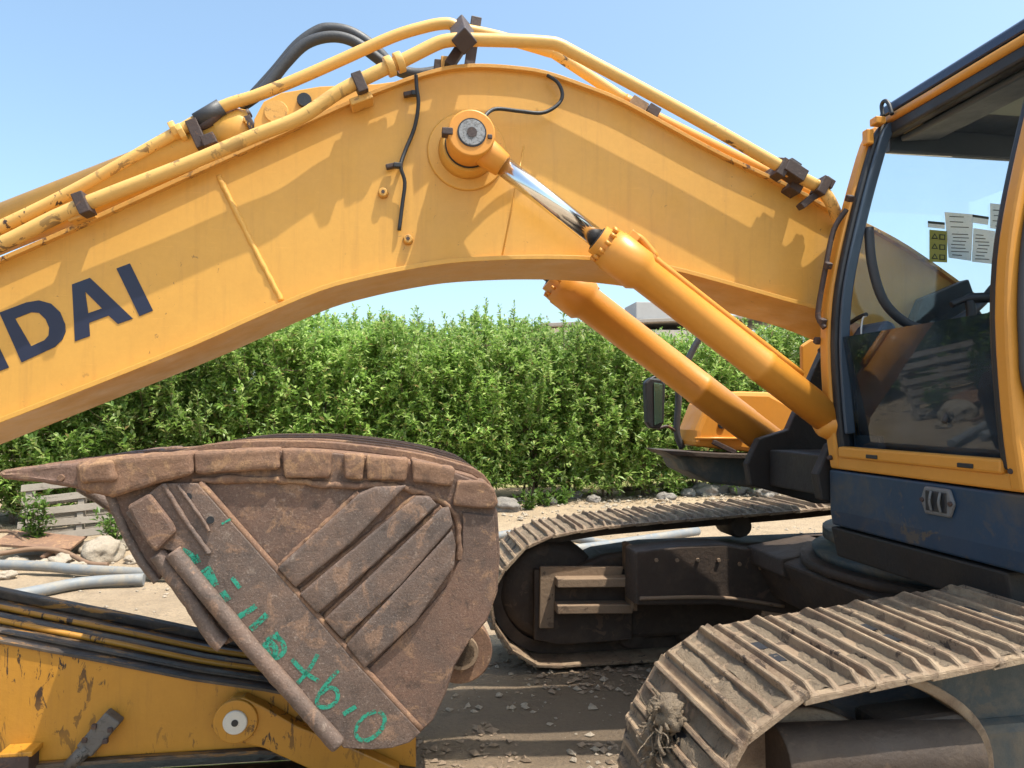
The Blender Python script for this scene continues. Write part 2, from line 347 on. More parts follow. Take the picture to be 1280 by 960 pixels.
# ================================================================== ground
def ground_h(x, y):
    h = .028 * fbm(x, y, .55) + .016 * fbm(x + 9, y, 2.3) + .010 * math.sin((y + .25 * math.sin(x * 1.3)) * 8.5) * max(0, fbm(x * .6, y + 4, .9) + .2)
    far = min(1, max(0, (y - 10.5) / 2.5)); h += .10 * far * (.6 + .5 * fbm(x, y, .8))
    return h - .012
def ground():
    n = 230; ax = [math.copysign((abs(t) ** 3) * 140 + abs(t) * 9, t) for t in [(-1 + 2 * i / n) for i in range(n + 1)]]
    ys = [6 + a for a in ax]
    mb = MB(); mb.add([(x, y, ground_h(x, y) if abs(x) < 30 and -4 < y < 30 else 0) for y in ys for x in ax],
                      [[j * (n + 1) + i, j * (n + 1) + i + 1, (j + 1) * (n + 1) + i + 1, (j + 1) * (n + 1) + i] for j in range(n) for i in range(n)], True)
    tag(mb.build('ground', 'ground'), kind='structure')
ground()

# ================================================================== excavator
BASE = (2.9, 3.46, 0)
cs, sn = math.cos(YAW), math.sin(YAW)
EX = empty('excavator', (BASE[0] * cs - BASE[1] * sn, BASE[0] * sn + BASE[1] * cs, 0), YAW)
tag(EX, 'yellow crawler excavator with raised curved boom, rusty bucket and muddy tracks', 'excavator')
def part(mb, name, mat, parent=EX, bevel=.004, label=None):
    o = mb.build(name, mat, parent, bevel, BASE)
    if label: o['label'] = label
    return o
# ---- boom: near plate at VB, width BW
VB, BW = 3.2, .44; VF = VB + BW; VC = VB + BW / 2
top_px = [(-330, 476), (-150, 397), (0, 331), (87, 293), (122, 277), (260, 214), (350, 173), (443, 131), (480, 116), (521, 101), (558, 91), (585, 88), (611, 88), (645, 90.5), (680, 96), (730, 113), (779, 133), (860, 177), (910, 203), (985, 238), (1038, 267), (1085, 288), (1130, 313), (1185, 351), (1215, 374)]
bot_px = [(-330, 654), (-150, 583), (0, 524), (120, 477), (240, 429), (330, 389), (400, 360), (450, 346), (501, 335), (561, 325.5), (625, 321.5), (681, 320.5), (737, 322), (790, 327), (836, 334), (894, 349), (976, 372), (1040, 390), (1110, 418), (1180, 440), (1225, 440)]
top = PV(top_px, VB); bot = PV(bot_px, VB)
def smoothpoly(p, steps=3):
    q = []
    for i in range(len(p) - 1):
        g = lambda k: Vector(p[min(max(k, 0), len(p) - 1)])
        p0, p1, p2, p3 = g(i - 1), g(i), g(i + 1), g(i + 2)
        for k in range(steps):
            t = k / steps; q.append(tuple(.5 * (2 * p1 + (p2 - p0) * t + (2 * p0 - 5 * p1 + 4 * p2 - p3) * t * t + (3 * p1 - p0 - 3 * p2 + p3) * t ** 3)))
    q.append(tuple(p[-1])); return q
top = smoothpoly(top); bot = smoothpoly(bot)
foot = (V(1238, 408, VB).x, V(1238, 408, VB).z)
boom = part(MB().prism(top + [foot] + bot[::-1], VB, VF), 'boom', 'yellow', bevel=0, label='raised yellow curved boom with navy lettering')
def ribbon(line, th, v0, v1, side):
    n = len(line); off = []
    for i in range(n):
        a = Vector(line[max(i - 1, 0)]); b = Vector(line[min(i + 1, n - 1)]); t = (b - a).normalized(); off.append(Vector((-t.y, t.x)) * th * side)
    mb = MB(); vs_ = []
    for i in range(n):
        a = Vector(line[i]); b = a + off[i]
        vs_ += [(a.x, v0, a.y), (a.x, v1, a.y), (b.x, v1, b.y), (b.x, v0, b.y)]
    fs = [[i * 4 + k, i * 4 + (k + 1) % 4, i * 4 + 4 + (k + 1) % 4, i * 4 + 4 + k] for i in range(n - 1) for k in range(4)]
    fs += [[0, 1, 2, 3], [4 * n - 4 + k for k in range(4)]]
    return mb.add(vs_, fs)
part(ribbon(top, .018, VB - .028, VF + .028, 1), 'top_flange', 'yellow_edge', boom, .002)
part(ribbon(bot, .020, VB - .034, VF + .034, -1), 'bottom_flange', 'yellow', boom, .002)
# weld seams, pivot boss plate
part(roughen(MB().tube([V(273, 220, VB) + Vector((0, .004, 0)), V(305, 285, VB) + Vector((0, .004, 0)), V(352, 376, VB) + Vector((0, .004, 0))], .013, 10, True, 20), .004, 60), 'weld_seam', 'yellow', boom, 0)
part(MB().tube([V(655, 182, VB), V(628, 318, VB)], .004, 6), 'weld_seam', 'yellow', boom, 0)
pin = V(590, 165, 2.965)
part(MB().lathe((pin.x, VB - .012, pin.z), (0, 1, 0), [(0, .172), (.006, .178), (.013, .178)], 40), 'boss_plate', 'yellow', boom, 0)
part(MB().lathe((pin.x, VB - .085, pin.z), (0, 1, 0), [(0, .112), (.02, .115), (.05, .12), (.08, .132)], 36), 'pin_boss', 'yellow', boom, 0)
part(MB().lathe((pin.x, VB - .098, pin.z), (0, 1, 0), [(0, .104), (.014, .104)], 32), 'seal_ring', 'black', boom, 0)
part(MB().lathe((pin.x, VF, pin.z), (0, 1, 0), [(0, .15), (.08, .118)], 36), 'pin_boss', 'yellow', boom, 0)
for p in ((479, 242), (510, 300)):
    q = V(*p, VB)
    b_ = part(MB().lathe((q.x, VB - .028, q.z), (0, 1, 0), [(0, .016), (.006, .02), (.03, .024)], 14), 'threaded_boss', 'yellow_edge', boom, 0)
    part(MB().lathe((q.x, VB - .031, q.z), (0, 1, 0), [(0, .008), (.004, .008)], 8), 'grease_nipple', 'clamp', boom, 0)
# ---- lettering on the boom side: HYUNDAI
ZS = 2.6667
def zp(a, b): return (a / ZS, 300 + b / ZS)
ex_ = Vector((45, -17)) / 45; ey = Vector((-77, -158))
def letter(polys, holes=()):
    pts = [PV([zp(*p) for p in poly], VB - .0015) for poly in polys]
    bm = bmesh.new(); 
    for k, loop in enumerate(pts):
        vs_ = [bm.verts.new((a, VB - .0025, b)) for a, b in loop]
        for i in range(len(vs_)): bm.edges.new((vs_[i], vs_[(i + 1) % len(vs_)]))
    bmesh.ops.triangle_fill(bm, use_beauty=True, use_dissolve=False, edges=bm.edges[:], normal=(0, -1, 0))
    bmesh.ops.recalc_face_normals(bm, faces=bm.faces)
    r = bmesh.ops.extrude_face_region(bm, geom=bm.faces[:])
    for x in r['geom']:
        if isinstance(x, bmesh.types.BMVert): x.co.y += .004
    for x in bm.verts: x.co -= Vector(BASE)
    bmesh.ops.recalc_face_normals(bm, faces=bm.faces)
    me = bpy.data.meshes.new('letter'); bm.to_mesh(me); bm.free(); me.materials.append(M['letter'])
    o = bpy.data.objects.new('letter', me); C.objects.link(o); o.parent = boom
letter([[(388, 95), (433, 78), (510, 235), (465, 254)]])
letter([[(240, 148), (300, 126), (443, 262), (393, 280), (362, 252), (297, 276), (300, 320), (250, 338)], [(284, 172), (340, 228), (294, 244)]])
letter([[(-2, 242), (88, 208), (130, 201), (170, 212), (200, 240), (217, 280), (219, 305), (208, 332), (182, 357), (72, 408)],
        [(50, 262), (104, 241), (130, 243), (152, 264), (164, 292), (162, 318), (148, 334), (104, 354)]])
def sk(x, y, o=(30, 425)):                      # letter units: x to the right of the origin, y up 0..1
    p = Vector(o) + ex_ * x + ey * y; return (p.x, p.y)
letter([[sk(-175, 0), sk(-175, 1), sk(-130, 1), sk(-45, .38), sk(-45, 1), sk(0, 1), sk(0, 0), sk(-45, 0), sk(-130, .62), sk(-130, 0)]])
letter([[sk(-370, 1), sk(-325, 1), sk(-325, .35), sk(-300, .2), sk(-270, .2), sk(-245, .35), sk(-245, 1), sk(-200, 1), sk(-200, .3), sk(-235, .04), sk(-285, -.02), sk(-335, .04), sk(-370, .3)]])
letter([[sk(-560, 1), sk(-508, 1), sk(-475, .62), sk(-442, 1), sk(-390, 1), sk(-452, .4), sk(-452, 0), sk(-498, 0), sk(-498, .4)]])
# ---- pipes along the boom
def pipe(pts, name, mat, r, seg=14, parent=None, steps=5):
    return part(MB().tube([V(*p) for p in pts], r, seg, True, steps), name, mat, parent or boom, 0)
V1, V2 = 3.105, 3.33
pipe([(a, b, V1) for a, b in [(-330, 452), (-150, 373), (0, 306), (90, 262), (232, 206), (315, 171), (375, 147), (427, 113), (487, 83), (507, 74), (545, 55), (562, 50.5), (580, 49.5), (640, 51), (685, 53.5), (700, 57), (719, 67), (800, 110), (880, 154), (975, 208), (1020, 232)]], 'hydraulic_pipe', 'yellow_pipe', .029)
pipe([(1018, 230, V1), (1030, 240, V1), (1040, 256, V1), (1052, 285, V1 + .05)], 'hydraulic_pipe', 'yellow_pipe', .028)
pipe([(a, b, V2) for a, b in [(-330, 440), (-150, 352), (0, 284), (97, 236), (217, 168), (277, 134), (319, 120), (367, 101), (424, 76), (491, 46), (534, 33), (556, 29.5), (566, 31), (577, 36), (623, 46), (685, 64), (700, 71), (786, 128)]], 'hydraulic_pipe', 'yellow_pipe', .027)
pipe([(780, 124, V2), (812, 143, V2), (900, 187, V2), (1000, 236, V2), (1040, 257, V2)], 'hydraulic_pipe', 'orange', .03)
pipe([(a, b, 3.5) for a, b in [(318, 120), (345, 90), (372, 58), (395, 41), (412, 36.5), (438, 41), (465, 58), (492, 84), (520, 93), (552, 89)]], 'rubber_hose', 'hose', .030)
pipe([(a, b, 3.42) for a, b in [(300, 134), (330, 112), (356, 80), (382, 55), (412, 46), (440, 51), (468, 70), (490, 88)]], 'rubber_hose', 'hose', .026)
pipe([(241, 161, V2), (262, 152, V2), (278, 134, V2)], 'pipe_sleeve', 'clamp', .024)
pipe([(246, 152, V2), (277, 133.5, V2)], 'pipe_sleeve', 'hose', .037, steps=1)
pipe([(255, 168, 3.4), (285, 155, 3.4), (312, 141, 3.42)], 'hose_end', 'clamp', .022)
# thin grease and sensor lines on the side plate
pipe([(a, b, v) for a, b, v in [(520, 94, 3.16), (521, 110, 3.15), (523, 130, 3.16), (518, 160, 3.175), (506, 190, 3.175), (501, 208, 3.16), (506, 228, 3.17), (503, 255, 3.18), (499, 288, 3.185)]], 'grease_line', 'black', .0085, 8)
pipe([(a, b, v) for a, b, v in [(684, 94, 3.16), (697, 103, 3.15), (703, 118, 3.14), (697, 131, 3.13), (678, 141, 3.12), (650, 139, 3.10), (622, 136, 3.06), (610, 141, 3.02), (604, 150, 2.99)]], 'grease_line', 'black', .0085, 8)
def block(px, py, v, d, name='pipe_clamp', mat='clamp', rot=0, parent=None, bevel=.004):
    p = V(px, py, v); return part(MB().box(p, d, Matrix.Rotation(rot, 3, 'Y')), name, mat, parent or boom, bevel)
TL = R(-24)
for px, py, v, rot in ((105, 256, V1 - .005, TL), (450, 106, V1, TL), (1026, 234, V1, R(30)), (976, 212, V1, R(30))):
    q = block(px, py, v, (.045, .075, .088), rot=rot)
block(452, 128, V1 + .04, (.10, .09, .03), rot=TL, name='clamp_bracket', mat='yellow_edge')
block(104, 272, V1 + .05, (.09, .10, .03), rot=TL, name='clamp_bracket', mat='yellow_edge')
_a = V(580, 49.5, V1); _b = V(577, 36, V2); _d = (_b - _a).normalized()
part(MB().tube([_a - _d * .045, _b + _d * .045], .058, 4, False, 1), 'pipe_clamp', 'clamp', boom, .006)
part(MB().box(V(570, 69, 3.2), (.045, .05, .13), Matrix.Rotation(R(32), 3, 'Y')), 'clamp_leg', 'clamp', boom)
part(MB().box(V(590, 60, VB + .15), (.05, .03, .3), Matrix.Rotation(R(8), 3, 'Y')), 'clamp_leg', 'clamp', boom)
for px, py, v in ((487, 83, V1), (499, 78, V1)):
    p = V(px, py, v); part(MB().lathe(p, (.9, 0, .42), [(-.016, .044), (.016, .044)], 20), 'pipe_flange', 'yellow_pipe', boom, .003)
for px, py in ((219, 163), (228, 166)):
    p = V(px, py, V2); part(MB().lathe(p, (.88, 0, .47), [(-.014, .044), (.012, .044)], 8), 'pipe_flange', 'yellow_pipe', boom, .003)
block(248, 170, V2, (.05, .08, .13), rot=TL); block(262, 176, V2 - .05, (.06, .05, .05), rot=TL)
block(796, 134, V2 - .04, (.085, .09, .05), rot=R(28), mat='dusty_plate'); block(814, 142, V2 - .04, (.06, .09, .05), rot=R(28), mat='clamp')
block(964, 222, V2 - .06, (.07, .08, .05), rot=R(28)); block(990, 216, V1, (.11, .09, .06), rot=R(30)); block(992, 205, V1, (.06, .05, .02), rot=R(30), mat='hose')
block(1033, 230, V1, (.05, .06, .045), rot=R(30)); part(MB().box(V(1015, 247, V1 + .02), (.16, .05, .03), Matrix.Rotation(R(-38), 3, 'Y')), 'clamp_leg', 'clamp', boom)
block(992, 232, V1 + .06, (.06, .10, .09), rot=R(30), name='clamp_bracket'); block(975, 203, V1, (.03, .03, .04), name='bolt')
for px, py in ((519, 117), (497, 207)):
    block(px, py, 3.165, (.035, .03, .022), name='line_clip', mat='black'); block(px - 9, py + 1, 3.175, (.04, .03, .02), name='line_clip', mat='clamp', rot=R(-15))
block(549, 88, 3.3, (.05, .12, .05), name='hose_fitting', mat='clamp'); block(557, 86, 3.3, (.05, .13, .06), name='hose_fitting', mat='yellow_edge')
for px, py in ((255, 203), (4, 336), (260, 211)):
    block(px, py, VB + .05, (.07, .05, .05), name='clamp_bracket', mat='yellow_edge', rot=TL)
# ---- arm cylinder lying on the boom with its bracket
c0 = V(-330, 418, VC); c1 = V(318, 160, VC); ax = (c1 - c0); L = ax.length
arm_cyl = part(MB().lathe(c0, ax, [(0, .098), (L * .93, .098), (L * .932, .106), (L * .985, .106), (L, .085)], 30), 'arm_cylinder', 'yellow', bevel=0, label='yellow arm cylinder lying along the boom top')
part(MB().lathe(V(345, 139, VC - .15), (0, 1, 0), [(0, .05), (.02, .058), (.28, .058), (.30, .05)], 22), 'cylinder_pin', 'yellow_edge', arm_cyl, 0)
part(MB().lathe(V(380, 124, VC - .16), (0, 1, 0), [(0, .03), (.004, .032), (.3, .032)], 16), 'bracket_pin', 'black', arm_cyl, 0)
br = PV([(318, 190), (318, 150), (330, 128), (352, 117), (400, 109), (470, 106), (560, 94), (480, 122), (400, 160)], VC - .13)
for v0 in (VC - .14, VC + .11): part(MB().prism(br, v0, v0 + .03), 'cylinder_bracket', 'yellow', boom, .004)
part(MB().box(V(321, 172, VC - .05), (.03, .14, .16), Matrix.Rotation(R(-24), 3, 'Y')), 'cylinder_clamp', 'clamp', arm_cyl)
for k in range(4): block(306 + 3 * k, 150 + 3 * k, VC - .11, (.014, .02, .02), name='head_bolt', mat='yellow_edge', parent=arm_cyl)
# ---- boom cylinders
def boom_cylinder(vc, eye, near):
    p0 = Vector((pin.x, vc, pin.z)); e = V(1042, 527, 3.056); p1 = Vector((e.x, vc, e.z)); ax = p1 - p0; L = ax.length; t = ax / L
    cyl_start = L * (.335 if near else .33)
    if not near: L += .30
    K = 1.02 if near else 1.3
    body = part(MB().lathe(p0 + t * cyl_start, ax, [(a_, b_ * K) for a_, b_ in [(0, .060), (.002, .067), (.052, .069), (.054, .088), (.08, .09), (.083, .094), (.235, .094), (.265, .0745), (L * .45, .0745), (L * .45 + .004, .0765), (L * .45 + .03, .0765), (L * .45 + .034, .0745), (L - cyl_start, .0745)]], 36), 'boom_cylinder', 'orange', bevel=0,
                label='near orange-yellow boom cylinder with polished rod' if near else 'far boom cylinder in the shade beneath the boom')
    part(MB().lathe(p0 + t * .16, ax, [(0, .0435), (cyl_start - .155, .0435)], 32), 'cylinder_rod', 'chrome', body, 0)
    part(MB().lathe(p0 + t * .05, ax, [(0, .066), (.05, .062), (.125, .053), (.13, .046)], 28), 'rod_neck', 'orange', body, 0)
    s = -1 if near else 1
    part(MB().lathe(p0 - Vector((0, s * .085 if near else .085, 0)) * (1 if not near else -1), (0, 1, 0), [(0, .094), (.004, .1), (.165, .1), (.17, .094)], 40), 'rod_eye', 'orange', body, 0)
    part(MB().lathe(p0 - Vector((0, .091, 0)), (0, 1, 0), [(0, .054), (.003, .056), (.03, .056)], 30), 'pin_end', 'pin', body, 0)
    part(MB().lathe(p0 - Vector((0, .094, 0)), (0, 1, 0), [(0, .021), (.004, .021)], 16), 'pin_bolt', 'clamp', body, 0)
    part(MB().lathe(p0 - Vector((0, .0885, 0)), (0, 1, 0), [(0, .0615), (.003, .0615)], 30), 'snap_ring', 'black', body, 0)
    n1 = t.cross(Vector((0, 1, 0))).normalized(); n2 = t.cross(n1)
    for k in range(12):
        a = 2 * math.pi * k / 12 + .2; c = p0 + t * (cyl_start + .052) + (n1 * math.cos(a) + n2 * math.sin(a)) * .080 * K
        part(MB().lathe(c - t * .024, t, [(0, .0095), (.03, .0095)], 6), 'gland_bolt', 'orange', body, 0)
    up = n1 if n1.z > 0 else -n1
    part(MB().lathe(p0 + t * (cyl_start - .006), ax, [(0, .0455), (.004, .056), (.008, .059)], 28), 'rod_wiper', 'void', body, 0)
    q = [p0 + t * (cyl_start + .125) + up * .115, p0 + t * (cyl_start + .165) + up * .122, p0 + t * (cyl_start + .26) + up * .10, p0 + t * (cyl_start + .32) + up * .088, p0 + t * (L - .25) + up * .086]
    part(MB().tube(q, .0165, 10), 'feed_pipe', 'orange', body, 0)
    part(MB().box(q[0] - up * .02, (.05, .05, .06), Matrix.Rotation(R(40), 3, 'Y')), 'pipe_port', 'orange', body)
    part(roughen(MB().lathe(p0 + t * (L - .05), ax, [(0, .078), (.03, .092), (.08, .088), (.11, .074)], 18), .012, 22), 'base_weld', 'orange', body, 0)
    if near: block(559, 166, 2.99, (.045, .05, .03), name='grease_fitting', mat='clamp', parent=body); block(612, 172, 2.98, (.02, .03, .02), name='grease_fitting', mat='clamp', parent=body)
boom_cylinder(3.056, pin, True)
boom_cylinder(VF + .34, pin, False)
# ---- arm (dipper) under the boom, bottom left
VA, AW = 3.27, .50
at = PV([(-330, 738), (-150, 773), (0, 803), (120, 826), (240, 850), (330, 863), (430, 882), (520, 905)], VA)
ab = PV([(-330, 985), (-150, 970), (0, 956), (150, 945), (330, 934), (420, 945), (520, 960)], VA)
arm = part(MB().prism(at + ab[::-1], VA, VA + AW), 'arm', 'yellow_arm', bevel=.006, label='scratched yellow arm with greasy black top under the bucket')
for dv, wd, hh in ((.05, .05, .012), (.19, .06, .016), (.33, .04, .014), (.44, .06, .04)):
    part(ribbon([(a, b + .013) for a, b in at], hh, VA + dv, VA + dv + wd, 1), 'arm_rail', 'grease', arm, .008)
for dv in (.16, .31): part(MB().tube([(a, VA + dv, b + .026) for a, b in at], .013, 8), 'arm_pipe', 'yellow_arm', arm, 0)
part(ribbon(at, .012, VA - .012, VA + AW + .012, 1), 'top_flange', 'grease', arm, .002)
part(ribbon(ab, .016, VA - .03, VA + AW + .03, -1), 'bottom_flange', 'grease', arm, .002)
lp = V(295, 901, VA - .075)
lk = PV([(290, 873), (305, 872), (330, 884), (372, 908), (440, 935), (500, 962), (480, 1000), (400, 968), (330, 936), (300, 929), (282, 920), (274, 903), (278, 884)], VA - .075)
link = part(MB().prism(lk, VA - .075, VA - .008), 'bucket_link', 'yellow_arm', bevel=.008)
part(MB().lathe((lp.x, VA - .088, lp.z), (0, 1, 0), [(0, .088), (.02, .092)], 32), 'pin_collar', 'yellow_arm', link, .003)
part(MB().lathe((lp.x, VA - .098, lp.z), (0, 1, 0), [(0, .045), (.003, .049), (.02, .049)], 32), 'pin_end', 'white_pin', link, 0)
part(MB().lathe((lp.x, VA - .101, lp.z), (0, 1, 0), [(0, .014), (.004, .014)], 14), 'pin_bolt', 'black', link, 0)
vb = part(MB().box(V(126, 915, VA - .03), (.075, .06, .17), Matrix.Rotation(R(40), 3, 'Y')), 'valve_block', 'castmetal', arm, .008)
part(MB().tube([V(112, 932, VA - .035), V(86, 958, VA - .035)], [.03, .026], 12, steps=1), 'valve_stem', 'castmetal', arm, 0)
for px, py in ((118, 908), (138, 912), (106, 925), (132, 926)): block(px, py, VA - .06, (.02, .02, .02), name='valve_bolt', mat='clamp', parent=arm)
block(24, 952, VA - .045, (.11, .09, .09), name='arm_bracket', mat='clamp', parent=arm); block(26, 938, VA - .045, (.125, .09, .02), name='arm_bracket', mat='yellow_arm', parent=arm)
part(MB().tube([V(-330, 1010, VA + .16), V(430, 962, VA + .16)], .055, 16, steps=1), 'bucket_cylinder_rod', 'chrome', arm, 0)
# ---- bucket
VK, KW = 2.83, 1.26
outline = [(128, 616), (140, 600), (240, 569), (350, 564), (420, 567), (510, 578), (570, 592), (606, 606), (622, 640), (625, 690), (622, 740), (609, 776), (588, 800), (569, 832), (557, 868), (541, 901), (520, 921), (496, 931), (470, 934), (429, 934), (360, 872), (294, 800), (283, 806), (262, 802), (226, 745), (206, 712), (197, 727), (176, 700), (152, 655)]
bo = PV(outline, VK)
bucket = part(MB().prism(bo, VK, VK + .035), 'bucket', 'rust', bevel=.004, label='heavy rusty brown digging bucket with green spray marks')
part(MB().prism(bo, VK + KW - .035, VK + KW), 'side_plate', 'rust', bucket)
oc = smoothpoly(PV([(100, 606), (140, 598), (240, 568), (350, 563), (420, 566), (510, 577), (570, 591), (606, 605), (622, 640), (625, 690), (622, 740), (609, 776), (594, 797)], VK), 3)
part(ribbon(oc, .04, VK + .036, VK + KW - .036, -1), 'bucket_shell', 'rust_edge', bucket, .003)
for k, dv in enumerate((.20, .45, .72, .98, 1.16)):
    part(ribbon(oc[5:25], .028, VK + dv, VK + dv + .09, 1), 'bottom_wear_strip', 'rust_edge', bucket, .004)
# lip plate: the thick diagonal plate along the mouth
lipo = PV([(160, 640), (205, 603), (250, 603), (364, 733), (460, 841), (526, 912), (512, 924), (490, 931), (465, 933), (430, 931), (376, 870), (324, 810), (272, 748), (220, 688), (192, 680)], VK)
lip = part(MB().prism(lipo, VK - .03, VK - .0005), 'lip_plate', 'rust_bar', bucket, .005)
for px, py in ((235, 621), (263, 650)):
    q = V(px, py, VK - .0325); part(MB().lathe((q.x, VK - .0335, q.z), (0, 1, 0), [(0, .014), (.006, .013)], 16), 'bolt_hole', 'black', bucket, 0)
part(MB().tube([V(250, 603, VK - .016), V(364, 733, VK - .016), V(460, 841, VK - .016), V(526, 912, VK - .016)], .013, 8, steps=4), 'weld_bead', 'rust_edge', bucket, 0)
bars = [[(349, 708), (371, 732), (440, 676), (508, 606), (470, 607), (449, 616)], [(376, 740), (398, 764), (470, 702), (546, 630), (536, 619), (520, 619)],
        [(406, 771), (428, 795), (500, 730), (566, 655), (561, 632), (552, 634)], [(433, 803), (457, 832), (520, 774), (567, 706), (569, 680), (564, 661)]]
for b in bars: lumpy(part(roughen(MB().prism(PV(b, VK), VK - .036, VK - .0005), .003, 9), 'wear_bar', 'rust_bar', bucket, .006), .005)
heel = PV([(458, 838), (526, 912), (541, 899), (556, 866), (568, 830), (588, 798), (608, 774), (620, 738), (621, 690), (617, 645), (578, 640), (578, 690), (560, 730), (520, 776)], VK)
part(MB().prism(heel, VK - .012, VK - .0005), 'heel_plate', 'rust', bucket, .004)
# shrouds on the near edge
def rounded(pts, v0, v1, mat, name, bev=.011, amp=.006):
    mb = MB().prism(PV(pts, VK - .04), v0, v1); o = part(mb, name, mat, bucket, bev); o.modifiers['bevel'].segments = 3; return lumpy(o, .013)
rounded([(96, 577), (150, 570), (240, 564), (242, 594), (205, 602), (175, 612), (140, 622), (96, 612)], VK - .055, VK + .10, 'rust_edge', 'tooth_adapter', .02)
rounded([(100, 580), (145, 574), (150, 600), (104, 604)], VK - .075, VK - .04, 'rust_edge', 'adapter_wear_cap', .014)
rounded([(240, 565), (347, 560), (349, 586), (300, 590), (242, 594)], VK - .034, VK + .10, 'rust_edge', 'lip_shroud', .014)
for pts in ([(351, 561), (413, 564), (413, 598), (355, 598)], [(429, 566), (455, 569), (453, 601), (431, 599)], [(457, 569), (511, 574), (508, 602), (459, 600)], [(514, 574), (570, 586), (566, 609), (516, 603)], [(572, 601), (607, 602), (619, 612), (624, 630), (618, 637), (566, 633)]):
    rounded(pts, VK - .03, VK + .09, 'rust_edge', 'corner_shroud')
for pts in ([(240, 565), (347, 560), (349, 586), (242, 594)], [(351, 561), (413, 564), (413, 598), (355, 598)], [(457, 569), (511, 574), (508, 602), (459, 600)], [(514, 574), (570, 586), (566, 609), (516, 603)]):
    rounded(pts, VK + KW - .09, VK + KW + .045, 'rust_edge', 'corner_shroud')
def tooth(vc, w):
    P = [V(*p, VK - .02) for p in ((100, 577), (60, 580), (0, 588), (-12, 593), (0, 600), (50, 604), (100, 613))]
    mb = MB(); n = len(P); wd = [w, w * .95, w * .72, w * .6, w * .72, w * .95, w]
    vs_ = [(p.x, vc - a / 2, p.z) for p, a in zip(P, wd)] + [(p.x, vc + a / 2, p.z) for p, a in zip(P, wd)]
    mb.add(vs_, [list(range(n)), list(range(2 * n - 1, n - 1, -1))] + [[(i + 1) % n, i, n + i, n + (i + 1) % n] for i in range(n)])
    o = part(mb, 'tooth', 'tooth', bucket, .016); o.modifiers['bevel'].segments = 3; lumpy(o, .008)
    q = V(78, 597, VK); part(MB().lathe((q.x, vc - w / 2 - .004, q.z), (0, 1, 0), [(0, .011), (.006, .013), (w + .008, .013)], 14), 'tooth_pin', 'rust_edge', bucket, 0)
for k in range(5): tooth(VK + .03 + k * (KW - .06) / 4, .085)
for k in range(1, 5):
    vc = VK + .03 + k * (KW - .06) / 4; rr = PV([(96, 580), (230, 570), (240, 592), (96, 610)], VK)
    part(MB().prism(rr, vc - .06, vc + .06), 'tooth_adapter', 'rust_edge', bucket, .012)
# side cutter edges: round bars welded on the mouth edge
def bartube(pts, r, v): return part(roughen(roughen(MB().tube([V(a, b, v) for a, b in pts], r, 16, True, 14), .003, 9), .0022, 45), 'side_cutter_bar', 'rust_bar', bucket, 0)
bartube([(197, 692), (238, 750), (268, 796), (279, 806)], .030, VK - .02)
bartube([(216, 690), (268, 753), (320, 815), (372, 874), (423, 931)], .031, VK - .04)
bartube([(138, 620), (152, 655), (176, 700), (197, 726)], .016, VK + .0)
for b in bars:                                        # weld beads and packed soil along each bar
    part(roughen(MB().tube([V(b[0][0], b[0][1], VK - .004), V((b[0][0] + b[-1][0]) / 2, (b[0][1] + b[-1][1]) / 2, VK - .004), V(b[-1][0], b[-1][1], VK - .004)], .012, 8, True, 24), .008, 40), 'weld_bead', 'rust_edge', bucket, 0)
part(roughen(MB().tube([V(240, 600, VK - .002), V(350, 600, VK - .002), V(420, 606, VK - .002), V(505, 610, VK - .002), V(566, 640, VK - .002), V(574, 700, VK - .002)], .014, 8, True, 16), .010, 30), 'weld_bead', 'rust_edge', bucket, 0)
bartube([(205, 605), (232, 650), (262, 692)], .009, VK - .036); bartube([(222, 606), (250, 645), (262, 664)], .006, VK - .036)
part(MB().prism(PV([(160, 632), (188, 616), (216, 652), (222, 664), (196, 690), (180, 672)], VK - .04), VK - .06, VK - .028), 'cutter_block', 'rust', bucket, .012)
# far side cutter and ears
part(MB().tube([V(100, 608, VK + KW), V(160, 650, VK + KW), V(330, 804, VK + KW), V(430, 930, VK + KW)], .03, 10), 'side_cutter_bar', 'rust_bar', bucket, 0)
hp = V(577, 817, 3.1)
for v0 in (3.12, 3.70):
    part(MB().lathe((hp.x, v0, hp.z), (0, 1, 0), [(0, .13), (.004, .135), (.10, .135), (.104, .13)], 32), 'hinge_ear', 'rust_edge', bucket, 0)
    part(MB().lathe((hp.x, v0 - .02, hp.z), (0, 1, 0), [(0, .07), (.02, .075)], 24), 'hinge_pin_end', 'dusty_plate', bucket, 0)
part(MB().lathe((hp.x, 3.1, hp.z), (0, 1, 0), [(0, .055), (.72, .055)], 20), 'hinge_pin', 'frame', bucket, 0)
part(ribbon(smoothpoly(PV([(594, 797), (570, 832), (557, 868), (541, 901), (520, 921)], VK), 3), .03, VK + .036, VK + KW - .036, -1), 'back_plate', 'rust', bucket, .003)
# green spray marks: dashes, then a stroke 0 x 6.0
def spray(strokes):
    for pts, wd in strokes:
        P = [V(a, b, VK - .0318) for a, b in pts]; q = smoothpoly([(p.x, p.z) for p in P], 5) if len(P) > 2 else [(p.x, p.z) for p in P]
        L_ = []; R_ = []
        for i in range(len(q)):
            a = Vector(q[max(i - 1, 0)]); b = Vector(q[min(i + 1, len(q) - 1)]); t = (b - a).normalized(); nn = Vector((-t.y, t.x)) * wd * .38 * (1 + .25 * noise.noise(Vector((q[i][0] * 9, q[i][1] * 9, 1))))
            L_.append(Vector(q[i]) + nn); R_.append(Vector(q[i]) - nn)
        mb = MB(); n = len(q)
        mb.add([(p.x, VK - .0318, p.y) for p in L_] + [(p.x, VK - .0318, p.y) for p in R_], [[i, i + 1, n + i + 1, n + i] for i in range(n - 1)])
        part(mb, 'paint_mark', 'spray', bucket, 0)
